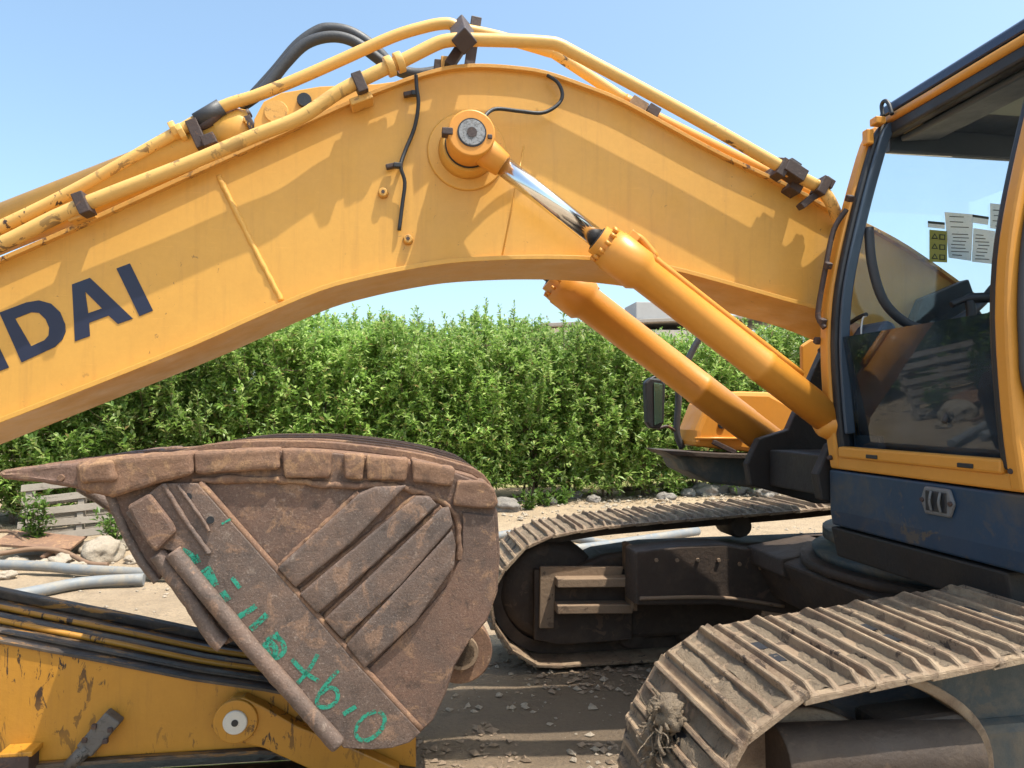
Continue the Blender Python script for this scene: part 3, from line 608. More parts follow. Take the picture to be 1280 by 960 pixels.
spray([([(226, 690), (236, 696), (243, 706)], .05), ([(243, 694), (247, 704)], .03), ([(256, 710), (262, 720), (268, 733)], .045), ([(277, 740), (285, 751)], .035), ([(290, 722), (300, 735)], .02),
       ([(298, 771), (310, 764), (320, 757)], .028), ([(313, 787), (324, 777), (334, 768)], .028),
       ([(330, 803), (337, 817), (346, 822), (355, 814), (353, 803), (344, 796), (333, 800)], .024), ([(334, 800), (345, 812), (340, 822)], .03), ([(345, 790), (350, 800)], .015),
       ([(365, 824), (380, 840), (398, 851)], .022), ([(372, 854), (384, 840), (394, 824), (397, 818)], .02),
       ([(423, 838), (412, 850), (400, 866), (396, 877), (402, 884), (414, 882), (422, 873), (420, 862), (410, 860), (401, 868)], .021),
       ([(429, 893), (445, 883)], .024),
       ([(470, 889), (455, 896), (445, 911), (448, 923), (460, 925), (475, 914), (481, 899), (474, 889)], .02), ([(277, 655), (288, 649)], .012)])
# ---- cab: profile of the front edge, far side at VR, near side at VL
VR, VL = 3.06, 2.018
prof = [(1.968, 1.39), (1.945, 1.55), (1.930, 1.75), (1.924, 1.96), (1.938, 2.15), (1.965, 2.3), (2.005, 2.46), (2.050, 2.62), (2.10, 2.78), (2.145, 2.91), (2.185, 2.975), (2.24, 3.005), (2.30, 3.02)]
prof = smoothpoly(prof, 2)
cab = part(MB().prism([(1.97, 1.392), (3.55, 1.392), (3.55, 1.45), (1.97, 1.45)], VL + .002, VR - .002), 'cab', 'cab_yellow', bevel=.008, label='yellow operator cab with raised windshield and dark interior')
def strip(line, th, v0, v1): return ribbon(line, th, v0, v1, -1)
part(strip(prof, .06, VR - .065, VR), 'far_front_pillar', 'cab_yellow', cab, .012)
part(strip(prof, .06, VL, VL + .055), 'near_front_pillar', 'cab_yellow', cab, .012)
inp = [(a + .012, b) for a, b in prof[1:-2]]
part(strip(inp, .05, VR - .10, VR - .06), 'window_rubber', 'black', cab, .012)
part(strip(inp, .05, VL + .053, VL + .09), 'window_rubber', 'black', cab, .012)
part(strip([(a + .03, b) for a, b in prof[2:-3]], .05, VR - .115, VR - .10), 'inner_pillar_trim', 'darkplastic', cab, .01)
part(MB().box((1.985, (VR + VL) / 2, 1.47), (.055, VR - VL - .15, .05)), 'front_sill', 'cab_yellow', cab, .01)
part(MB().tube([(2.235, VL + .03, 2.998), (2.235, VR - .03, 3.000)], .021, 12, steps=1), 'front_header', 'cab_yellow', cab, 0)
part(MB().box((2.26, (VR + VL) / 2, 2.955), (.06, VR - VL - .13, .06)), 'header_rubber', 'black', cab, .012)
part(MB().box((2.40, (VR + VL) / 2, 2.93), (.20, VR - VL - .16, .03), Matrix.Rotation(R(-6), 3, 'Y')), 'header_trim', 'darkplastic', cab, .01)
roof = part(MB().prism([(2.225, 3.032), (2.235, 3.075), (2.29, 3.112), (3.6, 3.15), (3.64, 3.10), (3.64, 3.03), (2.228, 3.025)], VL - .01, VR - .035), 'cab_roof', 'roof', cab, .02)
part(MB().box((2.95, (VR + VL) / 2, 3.0), (1.3, VR - VL - .1, .03)), 'roof_lining', 'darkplastic', cab, .004)
part(MB().box((2.82, 2.50, 2.975), (.5, .55, .012)), 'roof_hatch', 'skylight', cab, .003)
for u, v, du, dv in ((2.30, 2.90, .10, .10), (2.75, 2.62, .14, .07), (2.83, 2.5, .12, .08), (2.62, 2.16, .12, .05)):
    part(MB().box((u, v, 2.964 if u > 2.5 else 2.938), (du, dv, .008), Matrix.Rotation(R(25), 3, 'Z')), 'torn_lining_patch', 'lining', cab, 0)
# far side wall with its window
WT = 2.885; 
part(MB().box((2.93, VR - .02, 2.94), (1.3, .04, .13)), 'side_header', 'darkplastic', cab, .006)
part(MB().box((2.75, VR - .02, 1.66), (1.5, .04, .44)), 'side_wall', 'darkplastic', cab, .004)
part(MB().box((3.30, VR - .02, 2.4), (.45, .04, 1.2)), 'side_wall', 'darkplastic', cab, .004)
wp = [(2.03, 1.88), (1.99, 2.3), (2.08, 2.62), (2.165, 2.87), (3.08, 2.88), (3.08, 1.88)]
part(MB().prism(wp, VR - .022, VR - .016), 'side_window', 'glass', cab, 0)
# sheets and sticker on the far window
def sheet(pts, mat, name, dv=0.0):
    q = [V(a, b, VR - .026 - dv) for a, b in pts]; q2 = [p + Vector((0, .0015, 0)) for p in q]
    n = len(q); return part(MB().add(q + q2, [list(range(n)), list(range(2 * n - 1, n - 1, -1))] + [[(i + 1) % n, i, n + i, n + (i + 1) % n] for i in range(n)]), name, mat, cab, 0)
sheet([(1181, 265), (1216, 268), (1216, 286), (1214, 326), (1186, 322)], 'paper', 'printed_sheet'); sheet([(1217, 285), (1244, 289), (1242, 330), (1215, 327)], 'paper', 'printed_sheet'); sheet([(1238, 254), (1256, 256), (1256, 288), (1238, 285)], 'paper', 'printed_sheet')
sheet([(1162, 287), (1184, 289), (1184, 328), (1162, 327)], 'sticker', 'warning_sticker'); sheet([(1160, 276), (1181, 278), (1181, 286), (1160, 284)], 'paper', 'warning_sticker')
sheet([(1160, 276), (1181, 278), (1181, 281), (1160, 279)], 'ink', 'sticker_print', .002)
for i in range(2):
    for j in range(3):
        x0 = 1164.5 + i * 10; y0 = 290 + j * 12.6 + i * .8
        sheet([(x0 + 4, y0 + 1.5), (x0 + 8, y0 + 8.5), (x0, y0 + 8.2)] if i == 0 else [(x0, y0 + 2), (x0 + 7, y0 + 2.5), (x0 + 7, y0 + 9), (x0, y0 + 8.6)], 'ink', 'sticker_print', .002)
        m_ = [(x0 + 4, y0 + 3.6), (x0 + 6.2, y0 + 7.4), (x0 + 1.8, y0 + 7.2)] if i == 0 else [(x0 + 1.2, y0 + 3.2), (x0 + 5.8, y0 + 3.6), (x0 + 5.8, y0 + 7.8), (x0 + 1.2, y0 + 7.4)]
        sheet(m_, 'sticker', 'sticker_print', .004)
sheet([(1216, 268), (1236, 271), (1235, 281), (1215, 278)], 'paper', 'printed_sheet', .002); sheet([(1216, 268), (1236, 271), (1236, 274), (1216, 271)], 'ink', 'sticker_print', .004)
for x0, x1, y0, y1, n_ in ((1189, 1212, 292, 318, 7), (1219, 1239, 293, 323, 8), (1241, 1253, 262, 282, 4), (1186, 1212, 270, 283, 3)):
    rr = random.Random(n_)
    for k in range(n_):
        y = y0 + (y1 - y0) * k / (n_ - 1); a_ = x0 + rr.random() * 4; b_ = x1 - rr.random() * (x1 - x0) * .5
        sheet([(a_, y), (b_, y + .8), (b_, y + 1.7), (a_, y + .9)], 'ink', 'sticker_print', .003)
# lower windshield pane
lo = [p for p in prof if p[1] < 1.99]
def pane(line, v0, v1, du=.03): return ribbon([(a + du, b) for a, b in line], .006, v0, v1, -1)
part(ribbon([(2.045, 1.455), (1.995, 1.80), (1.967, 1.985)], .006, VL + .075, VR - .095, -1), 'lower_windshield', 'glass_low', cab, 0)
for px, py in ((1090, 571), (1207, 582)):
    q = U(px, py, 1.958); part(MB().box(q, (.012, .07, .016)), 'pane_clip', 'black', cab, .003)
# interior
part(MB().box((2.6, 2.56, 1.44), (1.1, .9, .03)), 'cab_floor', 'black', cab, 0)
part(MB().prism([(2.04, 1.45), (2.03, 1.98), (2.08, 2.05), (2.12, 2.04), (2.17, 1.92), (2.30, 1.6), (2.30, 1.45)], 2.80, VR - .06), 'front_console', 'darkplastic', cab, .02)
part(MB().prism([(2.50, 1.46), (2.47, 1.84), (2.54, 1.93), (2.98, 1.99), (3.1, 1.9), (3.1, 1.46)], 2.74, VR - .06), 'side_console', 'darkplastic', cab, .02)
seat = part(MB().prism([(2.62, 1.75), (2.60, 1.86), (2.66, 1.90), (3.12, 1.87), (3.2, 2.6), (3.26, 2.68), (3.34, 2.66), (3.3, 1.75)], 2.22, 2.70), 'seat', 'darkplastic', cab, .04)
part(MB().box((2.9, 2.46, 1.6), (.4, .36, .3)), 'seat_base', 'black', cab, .01)
part(MB().tube([V(*p) for p in [(1086, 285, 2.96), (1090, 330, 2.95), (1104, 375, 2.94), (1130, 402, 2.93), (1158, 411, 2.92), (1190, 404, 2.91), (1222, 383, 2.9), (1242, 360, 2.9)]], .021, 12), 'grab_rail', 'hose', cab, 0)
part(MB().tube([V(1189, 381, 2.74), V(1212, 373, 2.72), V(1250, 372, 2.66)], [.014] * 5 + [.022] * 10, 10), 'control_lever', 'black', cab, 0)
part(MB().tube([V(1212, 376, 2.72), V(1214, 395, 2.72), V(1206, 428, 2.74), V(1200, 460, 2.76)], .02, 10), 'control_lever', 'black', cab, 0)
for dx in (0, 17): part(MB().tube([V(1238 + dx * .3, 392, 2.5), V(1216 + dx, 440, 2.45), V(1180 + dx, 528, 2.4)], .010, 8), 'travel_lever', 'hose', cab, 0)
part(MB().tube([U(1083, 395, 2.06), U(1078, 400, 2.05), U(1077, 430, 2.04), U(1085, 505, 2.03)], .004, 6), 'wiper_cord', 'whiteline', cab, 0)
part(MB().tube([U(1062, 398, 2.06), U(1060, 440, 2.05), U(1067, 508, 2.03)], .003, 6), 'wiper_cord', 'whiteline', cab, 0)
part(MB().box(U(1085, 488, 2.05), (.02, .035, .05)), 'washer_tag', 'whiteline', cab, .004)
part(MB().tube([U(1062, 404, 2.07), U(1075, 396, 2.06), U(1083, 393, 2.06)], .01, 8), 'wiper_motor', 'black', cab, 0)
# near side: door with its seal and window
dp = PV([(1262, 611), (1262, 600)], VL)
part(MB().prism([(2.03, 1.395), (2.02, 1.95), (3.5, 1.95), (3.5, 1.395)], VL - .012, VL + .02), 'cab_door', 'cab_yellow', cab, .01)
part(ribbon([(a + .07, b) for a, b in prof[3:-2]], .12, VL - .012, VL + .02, -1), 'door_frame', 'cab_yellow', cab, .01)
part(MB().box((3.1, VL, 2.96), (1.0, .06, .10)), 'door_frame', 'cab_yellow', cab, .01); part(MB().box((3.5, VL, 2.2), (.12, .06, 1.6)), 'door_frame', 'cab_yellow', cab, .01)
part(MB().prism([(2.12, 1.95), (2.15, 2.4), (2.33, 2.9), (3.45, 2.9), (3.45, 1.95)], VL, VL + .005), 'door_window', 'glass', cab, 0)
sl = [(a + .045, b) for a, b in prof[4:-3]]
part(MB().tube([(2.30, VL - .013, 1.475), (2.12, VL - .013, 1.48), (2.055, VL - .013, 1.53), (2.02, VL - .013, 1.62)] + [(a, VL - .013, b) for a, b in sl], .0155, 10, steps=3), 'door_seal', 'hose', cab, 0)
for px, py in ((1266, 589), (1038, 572), (1026, 438)):
    q = U(px, py, 1.955 if px < 1100 else 1.965); part(MB().lathe(q - Vector((.012, 0, 0)), (1, 0, 0), [(0, .009), (.02, .012)], 8), 'bolt', 'clamp', cab, 0)
# wiper arm and fittings on the outside of the far pillar
part(MB().tube([U(1058, 262, 2.02), U(1042, 288, 1.97), U(1032, 335, 1.93), U(1023, 385, 1.90), U(1024, 400, 1.90), U(1031, 410, 1.915)], .012, 8), 'wiper_arm', 'clamp', cab, 0)
for px, py, u in ((1035, 332, 1.93), (1028, 402, 1.91), (1022, 426, 1.92), (1062, 248, 2.03)): part(MB().box(U(px, py, u), (.03, .03, .03), Matrix.Rotation(.5, 3, 'X')), 'wiper_fitting', 'clamp', cab, .005)
part(MB().tube([U(1104, 146, 2.2), U(1102, 132, 2.2), U(1106, 126, 2.2), U(1111, 130, 2.2), U(1115, 143, 2.2)], .009, 8), 'hose_loop', 'black', cab, 0)
part(MB().box(U(1097, 152, 2.17), (.05, .05, .035)), 'roof_bracket', 'cab_yellow', cab, .006); part(MB().box(U(1085, 172, 2.13), (.035, .04, .07)), 'roof_bracket', 'cab_yellow', cab, .006)
part(MB().tube([U(1150, 124, 2.27), U(1196, 100, 2.27)], .008, 6, steps=1), 'roof_strip', 'cab_yellow', cab, 0)
part(MB().tube([(2.55, 2.55, 3.10), (2.55, 2.55, 3.15), (2.55, 2.25, 3.15), (2.55, 2.25, 3.10)], .006, 6, steps=1), 'roof_handle', 'black', cab, 0)
# ---- dark blue skirt below the cab
skirt = part(MB().prism([(1.985, 1.13), (1.975, 1.20), (1.975, 1.385), (3.9, 1.385), (3.9, 1.10)], VL - .02, VR + .02), 'cab_skirt', 'blue', bevel=.01, label='dirty dark blue skirt below the cab')
vq = U(1174, 627, 1.975)
hexv = [(vq.y + a, vq.z + b) for a, b in ((-.085, 0), (-.062, .052), (.062, .052), (.085, 0), (.062, -.052), (-.062, -.052))]
part(MB().uprism(hexv, 1.962, 1.978), 'vent_plate', 'greyplate', skirt, .008)
part(MB().box((1.9625, vq.y, vq.z), (.008, .104, .074)), 'vent_opening', 'black', skirt, .003)
for dv in (-.028, .018): part(MB().tube([(1.957, vq.y + dv, vq.z - .036), (1.949, vq.y + dv, vq.z), (1.957, vq.y + dv, vq.z + .036)], .005, 6), 'vent_bar', 'greyplate', skirt, 0)
for dv in (-.07, .07): part(MB().lathe((1.955, vq.y + dv, vq.z), (1, 0, 0), [(0, .008), (.012, .010)], 8), 'vent_screw', 'clamp', skirt, 0)
# ---- upper frame, swing ring, far side bodywork
deck = part(MB().prism([(2.02, .98), (1.99, 1.12), (5.2, 1.12), (5.2, .98)], VL + .1, 3.1).prism([(3.08, .98), (3.05, 1.12), (5.2, 1.12), (5.2, .98)], 3.102, 4.75), 'upper_frame', 'void', bevel=.01)
part(MB().prism([(2.35, 1.13), (1.95, 1.24), (1.93, 1.36), (2.0, 1.50), (2.18, 1.55), (2.5, 2.2), (2.75, 2.3), (3.2, 1.12)], 3.1, 3.16), 'boom_bracket', 'void', deck, .008)
part(MB().prism([(2.35, 1.13), (1.95, 1.24), (1.93, 1.36), (2.0, 1.50), (2.18, 1.55), (2.5, 2.2), (2.75, 2.3), (3.2, 1.12)], 3.78, 3.84), 'boom_bracket', 'void', deck, .008)
part(MB().box((2.2, 3.46, 1.34), (.3, .6, .2)), 'frame_nose', 'void', deck, .01)
ring = part(MB().lathe((3.05, 3.46, .84), (0, 0, 1), [(0, .78), (.05, .80), (.055, .70), (.10, .70), (.105, .74), (.16, .74)], 48), 'swing_ring', 'frame_blue', bevel=0)
part(MB().prism(PV([(1002, 432), (1014, 424), (1040, 424), (1040, 560), (1010, 540), (1003, 500)], 4.0), 4.0, 4.03), 'side_panel', 'orange', deck, .01)
# tool box, step tank and mirror on the far front corner
tb = part(MB().prism(PV([(868, 558), (871, 538), (884, 505), (898, 492), (925, 489), (962, 490), (990, 505), (1030, 530), (1040, 575), (1000, 572)], 4.3), 4.3, 4.62), 'tool_box', 'orange', bevel=.03, label='yellow tool box on the far front corner')
q = V(902, 531, 4.298); part(MB().lathe((q.x, 4.29, q.z), (0, 1, 0), [(0, .024), (.012, .026)], 14), 'lock_hole', 'black', tb, 0)
part(MB().tube([V(868, 548, 4.29), V(930, 548, 4.29)], .01, 6, steps=1), 'press_line', 'orange', tb, 0)
part(MB().box(V(905, 559, 4.26), (.16, .03, .03), Matrix.Rotation(R(25), 3, 'Y')), 'box_latch', 'clamp', tb, .004)
tank = part(MB().prism(PV([(838, 567), (1010, 574), (1040, 590), (1040, 615), (960, 612), (890, 604), (858, 588), (852, 575)], 4.25), 4.25, 4.6), 'step_tank', 'frame_blue', bevel=.02, label='dark blue grey step tank under the tool box')
part(MB().prism(PV([(830, 563), (905, 567), (1000, 570), (1000, 575), (905, 573), (840, 569)], 4.15), 4.15, 4.5), 'step_plate', 'frame', tank, .004)
mir = part(MB().tube([V(853, 560, 4.5), V(846, 540, 4.5), V(848, 505, 4.5), V(850, 475, 4.5), V(870, 430, 4.5), V(895, 395, 4.5)], .022, 10), 'mirror_post', 'hose', bevel=0)
part(MB().prism(PV([(805, 478), (812, 472), (826, 474), (831, 480), (829, 528), (824, 536), (812, 536), (807, 528)], 4.42), 4.40, 4.46), 'mirror_housing', 'black', mir, .012)
part(MB().prism(PV([(817, 478), (828, 480), (827, 528), (818, 532)], 4.398), 4.392, 4.3985), 'mirror_face', 'mirror_green', mir, .004)
part(MB().tube([V(812, 474, 4.45), V(832, 468, 4.47), V(850, 478, 4.5)], .010, 8), 'mirror_arm', 'black', mir, 0); part(MB().tube([V(822, 536, 4.45), V(834, 533, 4.47), V(846, 540, 4.5)], .010, 8), 'mirror_arm', 'clamp', mir, 0)
# ---- undercarriage
carb = part(MB().prism([(2.35, .48), (2.2, .78), (2.5, .86), (3.6, .86), (3.9, .78), (3.75, .48)], 2.6, 4.3), 'car_body', 'frame', bevel=.02)
leg_px = [(795, 690), (850, 683), (905, 681), (955, 690), (1010, 708), (1075, 735), (1080, 790), (980, 768), (900, 756), (795, 757)]
part(MB().prism(PV(leg_px, 4.28), 4.28, 4.5), 'frame_leg', 'frame', carb, .012)
part(MB().prism([(2.2, .70), (2.2, .80), (2.6, .86), (3.1, .86), (3.1, .5), (2.6, .5)], 3.9, 4.34), 'frame_leg', 'frame', carb, .012)
def xleg(u0, v0, u1, v1):
    a = Vector((u0, v0, .52)); b = Vector((u1, v1, .68)); d = b - a; ang = math.atan2(d.y, d.x)
    part(MB().box((a + b) / 2, (d.length, .34, .28), Matrix.Rotation(ang, 3, 'Z')), 'frame_leg', 'frame', carb, .03)
xleg(1.75, 2.35, 2.6, 3.1); xleg(4.3, 2.35, 3.5, 3.0); xleg(4.3, 4.55, 3.5, 4.0)
# track path: (u,z) of the shoe plate's outer face, closed loop, front idler at small u
REAR = [(1.5, .030), (2.5, .030), (3.6, .030), (4.5, .030), (4.72, .06), (4.9, .16), (5.02, .32), (5.06, .5), (5.0, .70), (4.88, .88), (4.7, .98), (4.4, 1.01), (3.9, 1.01), (3.4, 1.03)]
TPF = [(.585, .47), (.595, .36), (.66, .22), (.77, .105), (.90, .045), (1.03, .030)] + REAR + [(2.7, .985), (2.12, .955), (1.465, .918), (1.2, .892), (.986, .858), (.84, .805), (.745, .735), (.655, .63), (.605, .55)]
TPN = [(.745, .45), (.76, .34), (.81, .21), (.89, .11), (.99, .05), (1.10, .030)] + REAR + [(2.9, 1.04), (2.318, 1.025), (1.917, .998), (1.534, .958), (1.213, .925), (1.068, .905), (.983, .875), (.905, .820), (.845, .755), (.795, .67), (.76, .57)]
def closed(p, steps=8):
    n = len(p); q = []
    for i in range(n):
        g = lambda k: Vector(p[k % n]); p0, p1, p2, p3 = g(i - 1), g(i), g(i + 1), g(i + 2)
        for k in range(steps):
            t = k / steps; q.append(.5 * (2 * p1 + (p2 - p0) * t + (2 * p0 - 5 * p1 + 4 * p2 - p3) * t * t + (3 * p1 - p0 - 3 * p2 + p3) * t ** 3))
    return q
def set_path(tp):
    global PATH, PL, TOT, NS, PITCH_T
    PATH = closed(tp); PL = [0]
    for i in range(len(PATH)): PL.append(PL[-1] + (PATH[(i + 1) % len(PATH)] - PATH[i]).length)
    TOT = PL[-1]; NS = round(TOT / .188); PITCH_T = TOT / NS
set_path(TPN)
def path_at(s):
    s %= TOT
    for i in range(len(PATH)):
        if PL[i + 1] >= s:
            f = (s - PL[i]) / max(1e-6, PL[i + 1] - PL[i]); return PATH[i].lerp(PATH[(i + 1) % len(PATH)], f)
SW = .62
def shoe_mesh():
    """one triple-grouser shoe: x along the track, y across, z outwards"""
    mb = MB(); h = PITCH_T / 2; w_ = SW / 2
    sec = [(-h - .012, .004), (-h + .013, .0), (-h + .017, .032), (-h + .029, .032), (-h + .035, .003), (-.012, .002), (-.007, .022), (.006, .022), (.011, .002), (h - .037, .003), (h - .032, .025), (h - .020, .025), (h - .014, .002), (h + .010, -.006)]
    und = [(h + .010, -.018), (-h - .012, -.012)]
    # across: ends of the grousers slope down to the plate
    ys = [-w_, -w_ + .012, -w_ + .05, w_ - .05, w_ - .012, w_]; fac = [.02, .30, 1, 1, .30, .02]
    rings = []
    for y, f in zip(ys, fac):
        rings.append([(x, y, (z * f if z > .005 else z)) for x, z in sec] + [(x, y, z) for x, z in und])
    n = len(rings[0]); vs_ = [p for r_ in rings for p in r_]
    # two openings between the grousers are left out of the plate
    fs = []
    for i in range(len(rings) - 1):
        for k in range(n):
            fs.append([i * n + k, i * n + (k + 1) % n, (i + 1) * n + (k + 1) % n, (i + 1) * n + k])
    fs += [list(range(n))[::-1], [(len(rings) - 1) * n + k for k in range(n)]]
    mb.add(vs_, fs)
    me = bpy.data.meshes.new('track_shoe'); me.from_pydata([tuple(p) for p in mb.v], [], mb.f)
    bm = bmesh.new(); bm.from_mesh(me); bmesh.ops.recalc_face_normals(bm, faces=bm.faces)
    bmesh.ops.bevel(bm, geom=[e for e in bm.edges if e.is_manifold and e.calc_face_angle(0) > .5], offset=.0035, segments=2, affect='EDGES', clamp_overlap=True)
    bm.to_mesh(me); bm.free(); me.materials.append(M['track']); return me
SHOE = shoe_mesh()
def hole_mesh():
    mb = MB().box((0, 0, 0), (.034, .06, .004))
    me = bpy.data.meshes.new('shoe_window'); me.from_pydata([tuple(p) for p in mb.v], [], mb.f); me.materials.append(M['black']); return me
def mud_mesh(k):
    rr = random.Random(k); mb = MB(); NX, NY = 5, 34
    for x0, x1 in ((-PITCH_T / 2 + .035, -.012), (.012, PITCH_T / 2 - .037)):
        vs_ = []
        for i in range(NX):
            for j in range(NY):
                x = x0 + (x1 - x0) * i / (NX - 1); y = -SW / 2 + .03 + (SW - .06) * j / (NY - 1)
                e = min(1, 4 * j / NY, 4 * (NY - 1 - j) / NY); hgt = .013 * (noise.noise(Vector((x * 14 + k * 7, y * 9, k))) + .12) * e + .006 * noise.noise(Vector((x * 60, y * 60, k * 3.3)))
                vs_.append((x, y, .004 + min(.024, hgt)))
        mb.add(vs_, [[i * NY + j, (i + 1) * NY + j, (i + 1) * NY + j + 1, i * NY + j + 1] for i in range(NX - 1) for j in range(NY - 1)], True)
    me = bpy.data.meshes.new('dried_mud'); me.from_pydata([tuple(p) for p in mb.v], [], mb.f)
    for p in me.polygons: p.use_smooth = True
    me.materials.append(M['mud']); return me
HOLE = hole_mesh(); MUD = [mud_mesh(k) for k in range(6)]
def put(me, name, parent, loc, rot):
    o = bpy.data.objects.new(name, me); C.objects.link(o); o.parent = parent; o.location = loc; o.rotation_euler = rot; return o
def track(v0, label, near):
    vc = v0 + SW / 2; set_path(TPN if near else TPF); ui = .0 if near else -.13
    # track frame (the part) : long beam with sloping top
    fr_ = part(MB().prism([(1.15, .30), (1.15, .62), (1.35, .70), (1.7, .74), (4.2, .76), (4.5, .62), (4.5, .30), (4.3, .14), (1.4, .14)], vc - .17, vc + .17), 'crawler_track', 'frame_blue' if near else 'frame', bevel=.03, label=label)
    part(MB().lathe((1.13 + ui, vc - .13, .47), (0, 1, 0), [(0, .25), (.01, .31), (.05, .32), (.055, .345), (.085, .345), (.09, .32), (.17, .32), (.175, .345), (.205, .345), (.21, .32), (.25, .31), (.26, .25)], 40), 'idler_wheel', 'frame', fr_, 0)
    part(MB().lathe((1.13 + ui, vc - .17, .47), (0, 1, 0), [(0, .07), (.34, .07)], 20), 'idler_hub', 'frame', fr_, 0)
    part(MB().lathe((4.66, vc - .1, .5), (0, 1, 0), [(0, .3), (.2, .3)], 24), 'sprocket', 'frame', fr_, 0)
    for u in (2.35, 3.5): part(MB().lathe((u, vc - .15, .86), (0, 1, 0), [(0, .07), (.05, .085), (.25, .085), (.3, .07)], 18), 'carrier_roller', 'frame', fr_, 0)
    for k in range(7): part(MB().lathe((1.55 + k * .42, vc - .16, .17), (0, 1, 0), [(0, .09), (.05, .11), (.27, .11), (.32, .09)], 18), 'track_roller', 'frame', fr_, 0)
    for k in range(NS):
        s = (k + .35) * PITCH_T; a = path_at(s - .03); b = path_at(s + .03); c = path_at(s)
        ang = math.atan2(b.y - a.y, b.x - a.x)
        # outward is to the right of travel for this direction round the loop
        if near and c.x > 3.6 or (not near and c.x > 4.6): continue
        rot = (0, -ang + math.pi, 0) if True else 0
        loc = Vector((c.x, vc, c.y)) - Vector(BASE)
        mtx = Matrix.Rotation(-ang, 3, 'Y'); up = mtx @ Vector((0, 0, 1)); out = Vector((c.x - 2.6, 0, c.y - .47)) if False else None
        rx = Matrix.Rotation(math.pi, 3, 'X'); e = (mtx @ rx).to_euler()
        sh = put(SHOE, 'track_shoe', fr_, loc, e)
        if near and c.y > .3 or c.y > .75: put(MUD[(k * 5) % 6], 'dried_mud', fr_, loc, e)
        if k % 2 == 0 and near and c.y > .5 and c.x < 1.9: [put(HOLE, 'shoe_window', fr_, loc + (mtx @ rx) @ Vector((.036, dy_, .0095)), e) for dy_ in (-.055, .055)]
    # link chain inside the shoes: closed band
    band = [p for p in PATH]; n = len(band); vs_ = []
    for i in range(n):
        t = (band[(i + 1) % n] - band[i - 1]).normalized(); nn = Vector((-t.y, t.x)); a = band[i] + nn * .020; b = band[i] + nn * .095
        vs_ += [(a.x, vc - .10, a.y), (a.x, vc + .10, a.y), (b.x, vc + .10, b.y), (b.x, vc - .10, b.y)]
    part(MB().add(vs_, [[i * 4 + k, i * 4 + (k + 1) % 4, ((i + 1) % n) * 4 + (k + 1) % 4, ((i + 1) % n) * 4 + k] for i in range(n) for k in range(4)]), 'track_chain', 'frame', fr_, 0)
    return fr_
TN = track(1.755, 'near muddy crawler track in the lower right', True)
TF = track(4.53, 'far crawler track behind the bucket', False)
# near frame details: recoil housing, guard plates
part(MB().tube([V(968, 948, 1.88), V(1000, 946, 1.88), V(1150, 940, 1.88), V(1205, 938, 1.88)], .088, 24, True, 4), 'recoil_housing', 'frame', TN, 0)
gr = smoothpoly(PV([(1085, 838), (1120, 848), (1158, 866), (1190, 890), (1209, 920), (1214, 955), (1212, 1000)], 1.93), 3)
part(MB().prism(gr + PV([(1900, 1100), (1900, 760), (1280, 800), (1180, 822)], 1.93), 1.93, 1.97), 'side_guard', 'frame_blue', TN, .004)
part(ribbon(gr, .030, 1.875, 1.935, 1), 'guard_rim', 'track', TN, .006)
part(MB().box(V(1136, 897, 1.95), (.27, .14, .055), Matrix.Rotation(R(-3), 3, 'Y')), 'guard_shelf', 'frame', TN, .018)
part(MB().lathe((1.13, 1.93, .47), (0, 1, 0), [(0, .27), (.002, .33), (.03, .335), (.032, .29)], 40), 'idler_rim', 'track', TN, 0)
part(MB().box((2.3, 1.80, .225), (2.2, .10, .03)), 'guide_ledge', 'dusty_plate', TN, .006)
for k in range(6):
    q = V(820 + k * 26, 700 + (k > 3) * (k - 3) * 5, 4.278); part(MB().lathe((q.x, 4.265, q.z), (0, 1, 0), [(0, .012), (.012, .014)], 6), 'frame_bolt', 'dusty_plate', carb, 0)
part(MB().tube([V(800, 748, 4.27), V(900, 747, 4.27), V(980, 758, 4.27)], .012, 8), 'weld_bead', 'dusty_plate', carb, 0)
part(roughen(MB().lathe((3.05, 3.46, .80), (0, 0, 1), [(0, .86), (.045, .86)], 48), .008, 12), 'ring_flange', 'frame', ring, 0)
# far frame details: L-shaped guard and two steps
vt = 4.62
part(MB().prism(PV([(675, 708), (779, 708), (776, 721), (694, 722), (692, 785), (674, 785)], vt - .02), vt - .03, vt), 'guard_plate', 'dusty_plate', TF, .006)
part(MB().prism(PV([(668, 712), (790, 712), (790, 800), (700, 806), (668, 800)], vt), vt + .001, vt + .05), 'guard_plate', 'frame', TF, .006)
for y0 in (727, 760): part(MB().prism(PV([(697, y0 - 3), (791, y0 - 4), (791, y0 + 7), (697, y0 + 8)], vt - .12), vt - .12, vt), 'step', 'dusty_plate', TF, .006)
part(MB().prism(PV([(790, 684), (795, 683), (797, 764), (791, 764)], vt - .16), vt - .16, vt + .05), 'guard_rib', 'dusty_plate', TF, .004)
